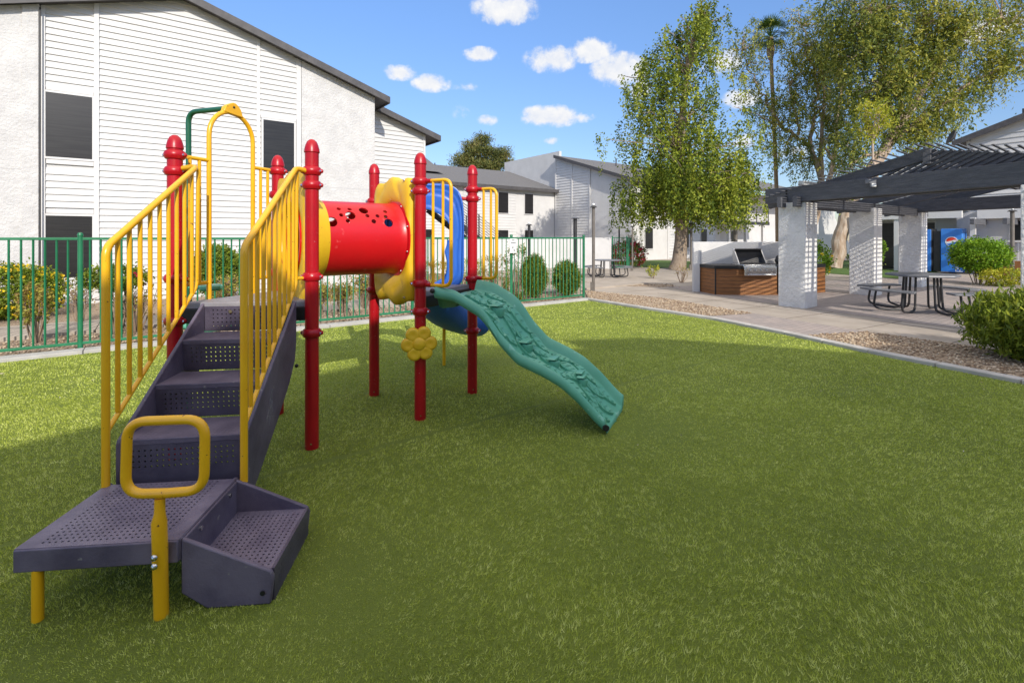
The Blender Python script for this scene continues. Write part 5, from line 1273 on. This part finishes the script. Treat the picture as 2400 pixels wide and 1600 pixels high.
# gum tree 1 (pale, behind the palm)
g1 = at(1893, 556, 28); g1.z = 0; Y = 28
tips = np.concatenate([blob(1745, 110, 34, 50, Y, 40), blob(1760, 190, 34, 60, Y, 34), blob(1790, 270, 40, 55, Y, 26), blob(1860, 90, 28, 75, Y, 34), blob(1885, 170, 42, 62, Y, 70), blob(1850, 260, 55, 48, Y, 70), blob(1925, 120, 50, 50, Y, 60), blob(1935, 250, 35, 60, Y, 50), blob(1870, 340, 50, 45, Y, 44), blob(1905, 55, 35, 40, Y, 26), blob(1800, 330, 30, 30, Y, 10), blob(1900, 400, 30, 24, Y, 12), blob(1960, 330, 30, 60, Y, 30)])
tree('gum_tree', 'airy gum tree with olive yellow leaves directly behind the palm', g1,
     [(g1, at(1925, 420, Y), .20, .17), (at(1925, 420, Y), at(1900, 345, Y), .16, .12), (at(1900, 345, Y), at(1830, 295, Y), .11, .08), (at(1830, 295, Y), at(1775, 200, Y), .08, .04), (at(1775, 200, Y), at(1740, 120, Y), .05, .02), (at(1830, 295, Y), at(1720, 250, Y), .05, .015), (at(1900, 345, Y), at(1915, 200, Y), .12, .07), (at(1915, 200, Y), at(1880, 60, Y), .07, .02), (at(1925, 420, Y), at(1930, 180, Y), .14, .05), (at(1870, 318, Y), at(1850, 200, Y), .08, .03)],
     tips[RNG.uniform(size=len(tips)) < .8], 62, (.20, .20, .30), .17, L_euc, 'eucbark', hang=.7)
g1b = at(1888, 556, 31); g1b.z = 0; Y = 31
tips = np.concatenate([blob(1975, 200, 40, 70, Y, 60), blob(1985, 320, 40, 60, Y, 44), blob(1950, 130, 45, 50, Y, 44)])
tree('gum_tree', 'darker narrow gum tree between the pale gum and the huge leaning gum', g1b, [(g1b, at(1950, 400, Y), .2, .15), (at(1950, 400, Y), at(1975, 200, Y), .15, .06), (at(1955, 380, Y), at(1905, 300, Y), .09, .03)], tips, 60, (.26, .26, .4), .19, L_eucdark, 'eucbark', hang=.6)
# huge leaning gum
Y = 24; g2 = at(1955, 640, Y); g2.z = 0
tips = np.concatenate([blob(2010, 90, 75, 90, Y, 150), blob(2120, 60, 95, 90, Y, 190), blob(2060, 200, 85, 70, Y, 150), blob(2180, 170, 85, 60, Y, 120), blob(2250, 60, 100, 60, Y, 120), blob(2350, 110, 70, 60, Y, 70), blob(2120, 280, 70, 40, Y, 80), blob(2210, 260, 50, 38, Y, 36), blob(2300, 190, 55, 40, Y, 36), blob(2140, -60, 170, 70, Y, 120), blob(2380, 20, 70, 60, Y, 50), blob(2020, 330, 60, 35, Y, 46), blob(1985, 400, 30, 40, Y, 24), blob(2150, 330, 30, 18, Y, 12), blob(1960, 20, 35, 60, Y, 40)])
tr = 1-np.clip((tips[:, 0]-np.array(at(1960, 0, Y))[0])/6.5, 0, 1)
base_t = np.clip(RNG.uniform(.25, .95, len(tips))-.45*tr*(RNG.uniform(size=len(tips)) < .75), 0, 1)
kp = (np.sin(tips[:, 0]*1.5+1)*np.sin(tips[:, 2]*1.7+.5)+.5*np.sin(tips[:, 0]*3.1+tips[:, 2]*2.3) > -.5) & (RNG.uniform(size=len(tips)) < .95)
tree('gum_tree', 'huge leaning gum tree with forked limbs over the pergola', g2,
     [(g2, at(1985, 490, Y), .33, .30), (at(1985, 490, Y), at(2075, 350, Y), .30, .26), (at(2075, 350, Y), at(2100, 300, Y), .25, .2), (at(2100, 300, Y), at(2060, 130, Y), .14, .07), (at(2060, 130, Y), at(2030, -40, Y), .08, .03), (at(2095, 310, Y), at(2190, 170, Y), .2, .13), (at(2190, 170, Y), at(2260, 90, Y), .12, .08), (at(2260, 90, Y), at(2400, 25, Y), .08, .04),
      (at(2190, 170, Y), at(2170, 60, Y), .08, .03), (at(2090, 330, Y), at(2190, 260, Y), .16, .1), (at(2190, 260, Y), at(2290, 185, Y), .09, .05), (at(2290, 185, Y), at(2400, 150, Y), .05, .02), (at(2075, 350, Y), at(2000, 380, Y), .1, .04), (at(2100, 300, Y), at(2110, 100, Y), .12, .05)],
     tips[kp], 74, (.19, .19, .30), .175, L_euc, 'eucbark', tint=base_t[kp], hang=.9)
yt = at(2040, 556, 19); yt.z = 0
tree('yellow_tree', 'small lime yellow treetop in front of the leaning gum', yt, [(yt, at(2045, 330, 19), .07, .04)], np.concatenate([blob(2050, 265, 42, 34, 19, 40), blob(2030, 300, 22, 22, 19, 12)]), 34, (.16, .16, .16), .12, L_yel, 'eucbark', hang=.2)

# ------------------------------------------------------------------ sky with clouds, sun, camera
w = bpy.data.worlds.new('World'); bpy.context.scene.world = w; w.use_nodes = True; t = w.node_tree; L = t.links.new
bg = t.nodes['Background']; sky = N(t, 'ShaderNodeTexSky'); sky.sky_type = 'NISHITA'; sky.sun_disc = False
sky.sun_elevation = SUN_EL; sky.sun_rotation = math.pi-SUN_AZ; sky.altitude = 300; sky.air_density = 1.0; sky.dust_density = .4; sky.ozone_density = 2.2
tc = N(t, 'ShaderNodeTexCoord'); sx = N(t, 'ShaderNodeSeparateXYZ'); L(tc.outputs['Generated'], sx.inputs[0])
az = math_n(t, 'ARCTAN2', sx.outputs[0], sx.outputs[1]); el = math_n(t, 'ARCSINE', sx.outputs[2])
cb = N(t, 'ShaderNodeCombineXYZ'); L(az, cb.inputs[0]); L(el, cb.inputs[1])
nz = N(t, 'ShaderNodeTexNoise', Scale=22.0, Detail=9, Roughness=.62); L(cb.outputs[0], nz.inputs['Vector'])
nzl = N(t, 'ShaderNodeTexNoise', Scale=9.0, Detail=2); L(cb.outputs[0], nzl.inputs['Vector'])
acc = None
for px, py, rx, ry, st_ in ((1185, 22, 95, 50, 1), (1130, 128, 58, 24, .85), (940, 170, 52, 26, .8), (1010, 195, 58, 28, .9), (1290, 140, 75, 42, 1), (1385, 118, 70, 38, 1), (1450, 165, 85, 52, 1.1), (1290, 272, 92, 34, 1), (1360, 275, 45, 18, .7), (1140, 282, 38, 18, .6), (1085, 265, 40, 26, .35), (1295, 330, 30, 12, .45), (1690, 150, 60, 40, .9), (1740, 230, 60, 32, .7), (1500, 210, 40, 30, .9), (1750, 330, 70, 26, .4), (2320, 60, 120, 50, .6), (1860, 360, 80, 25, .4), (1100, 205, 70, 16, .25)):
    d = Vector(((px-HX)/F, 1, (HY-py)/F)); L0 = d.length; a0 = math.atan2(d.x, d.y); e0 = math.asin(d.z/L0)
    hx0 = math.hypot(d.x, 1)
    ra = rx/F/(hx0*hx0); re = ry/F*hx0/(L0*L0)
    dx = math_n(t, 'DIVIDE', math_n(t, 'SUBTRACT', az, a0), ra); dy = math_n(t, 'DIVIDE', math_n(t, 'SUBTRACT', el, e0), re)
    r2 = math_n(t, 'SQRT', math_n(t, 'ADD', math_n(t, 'MULTIPLY', dx, dx), math_n(t, 'MULTIPLY', dy, dy)))
    v_ = math_n(t, 'MULTIPLY', math_n(t, 'SUBTRACT', 1.0, r2, True), st_)
    acc = v_ if acc is None else math_n(t, 'MAXIMUM', acc, v_)
f_ = math_n(t, 'ADD', acc, math_n(t, 'MULTIPLY', math_n(t, 'SUBTRACT', nz.outputs['Fac'], .5), 1.9))
f_ = math_n(t, 'MULTIPLY', f_, math_n(t, 'MULTIPLY', acc, 5.0, True))
rm = N(t, 'ShaderNodeMapRange'); rm.interpolation_type = 'SMOOTHSTEP'; rm.inputs[1].default_value = .05; rm.inputs[2].default_value = .62; L(f_, rm.inputs[0])
nz2 = N(t, 'ShaderNodeTexNoise', Scale=22.0, Detail=9, Roughness=.62)
cb2 = N(t, 'ShaderNodeCombineXYZ'); L(az, cb2.inputs[0]); L(math_n(t, 'ADD', el, .012), cb2.inputs[1]); L(cb2.outputs[0], nz2.inputs['Vector'])
sh = math_n(t, 'ADD', math_n(t, 'MULTIPLY', math_n(t, 'SUBTRACT', nz.outputs['Fac'], nz2.outputs['Fac']), 2.2), .6, True)
cc = N(t, 'ShaderNodeMix', data_type='RGBA'); cc.inputs[6].default_value = (2.9, 3.15, 3.7, 1); cc.inputs[7].default_value = (4.0, 3.98, 3.95, 1); L(sh, cc.inputs[0])
hs = N(t, 'ShaderNodeHueSaturation'); hs.inputs['Saturation'].default_value = 1.12; hs.inputs['Value'].default_value = 1.0; L(sky.outputs[0], hs.inputs['Color'])
mx = N(t, 'ShaderNodeMix', data_type='RGBA'); L(rm.outputs[0], mx.inputs[0]); lowk = N(t, 'ShaderNodeMapRange'); lowk.inputs[1].default_value = 0.0; lowk.inputs[2].default_value = .5; lowk.inputs[3].default_value = .46; lowk.inputs[4].default_value = .98; L(el, lowk.inputs[0])
sc_ = N(t, 'ShaderNodeVectorMath', operation='SCALE'); L(hs.outputs[0], sc_.inputs[0]); L(lowk.outputs[0], sc_.inputs['Scale'])
tn = N(t, 'ShaderNodeVectorMath', operation='MULTIPLY'); tn.inputs[1].default_value = (.98, .95, 1.03); L(sc_.outputs[0], tn.inputs[0]); L(tn.outputs[0], mx.inputs[6]); L(cc.outputs[2], mx.inputs[7])
# added bright cloud overhead, unseen from the camera, to lift the shaded areas
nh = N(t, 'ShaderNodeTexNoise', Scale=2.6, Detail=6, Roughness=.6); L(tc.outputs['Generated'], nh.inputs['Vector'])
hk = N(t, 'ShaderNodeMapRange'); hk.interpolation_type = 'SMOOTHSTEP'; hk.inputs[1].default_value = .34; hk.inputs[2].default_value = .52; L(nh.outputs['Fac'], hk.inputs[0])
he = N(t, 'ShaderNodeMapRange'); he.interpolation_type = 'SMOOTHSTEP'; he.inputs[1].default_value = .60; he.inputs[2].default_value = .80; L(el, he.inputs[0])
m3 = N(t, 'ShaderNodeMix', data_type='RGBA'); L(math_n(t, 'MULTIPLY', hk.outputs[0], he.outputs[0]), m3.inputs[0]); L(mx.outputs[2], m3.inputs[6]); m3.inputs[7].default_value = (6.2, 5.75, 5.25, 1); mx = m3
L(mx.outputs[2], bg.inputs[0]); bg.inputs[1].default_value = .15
sun = bpy.data.lights.new('sun', 'SUN'); sun.energy = 2.7; sun.angle = R(.5); sun.color = (1.0, .93, .82)
so = bpy.data.objects.new('sun', sun); C.objects.link(so)
dv = Vector((-math.sin(SUN_AZ)*math.cos(SUN_EL), math.cos(SUN_AZ)*math.cos(SUN_EL), -math.sin(SUN_EL))); so.rotation_euler = dv.to_track_quat('-Z', 'Y').to_euler()
cam = bpy.data.cameras.new('camera'); cam.sensor_width = 36; cam.lens = F/2400*36; cam.shift_y = -(800-HY)/2400; cam.clip_end = 2000; cam.clip_start = .05
co = bpy.data.objects.new('camera', cam); C.objects.link(co); co.location = (0, 0, EYE); co.rotation_euler = (math.pi/2, 0, 0); bpy.context.scene.camera = co
vs = bpy.context.scene.view_settings; vs.view_transform = 'Standard'; vs.look = 'None'; vs.gamma = 1; vs.use_curve_mapping = False; vs.exposure = .72
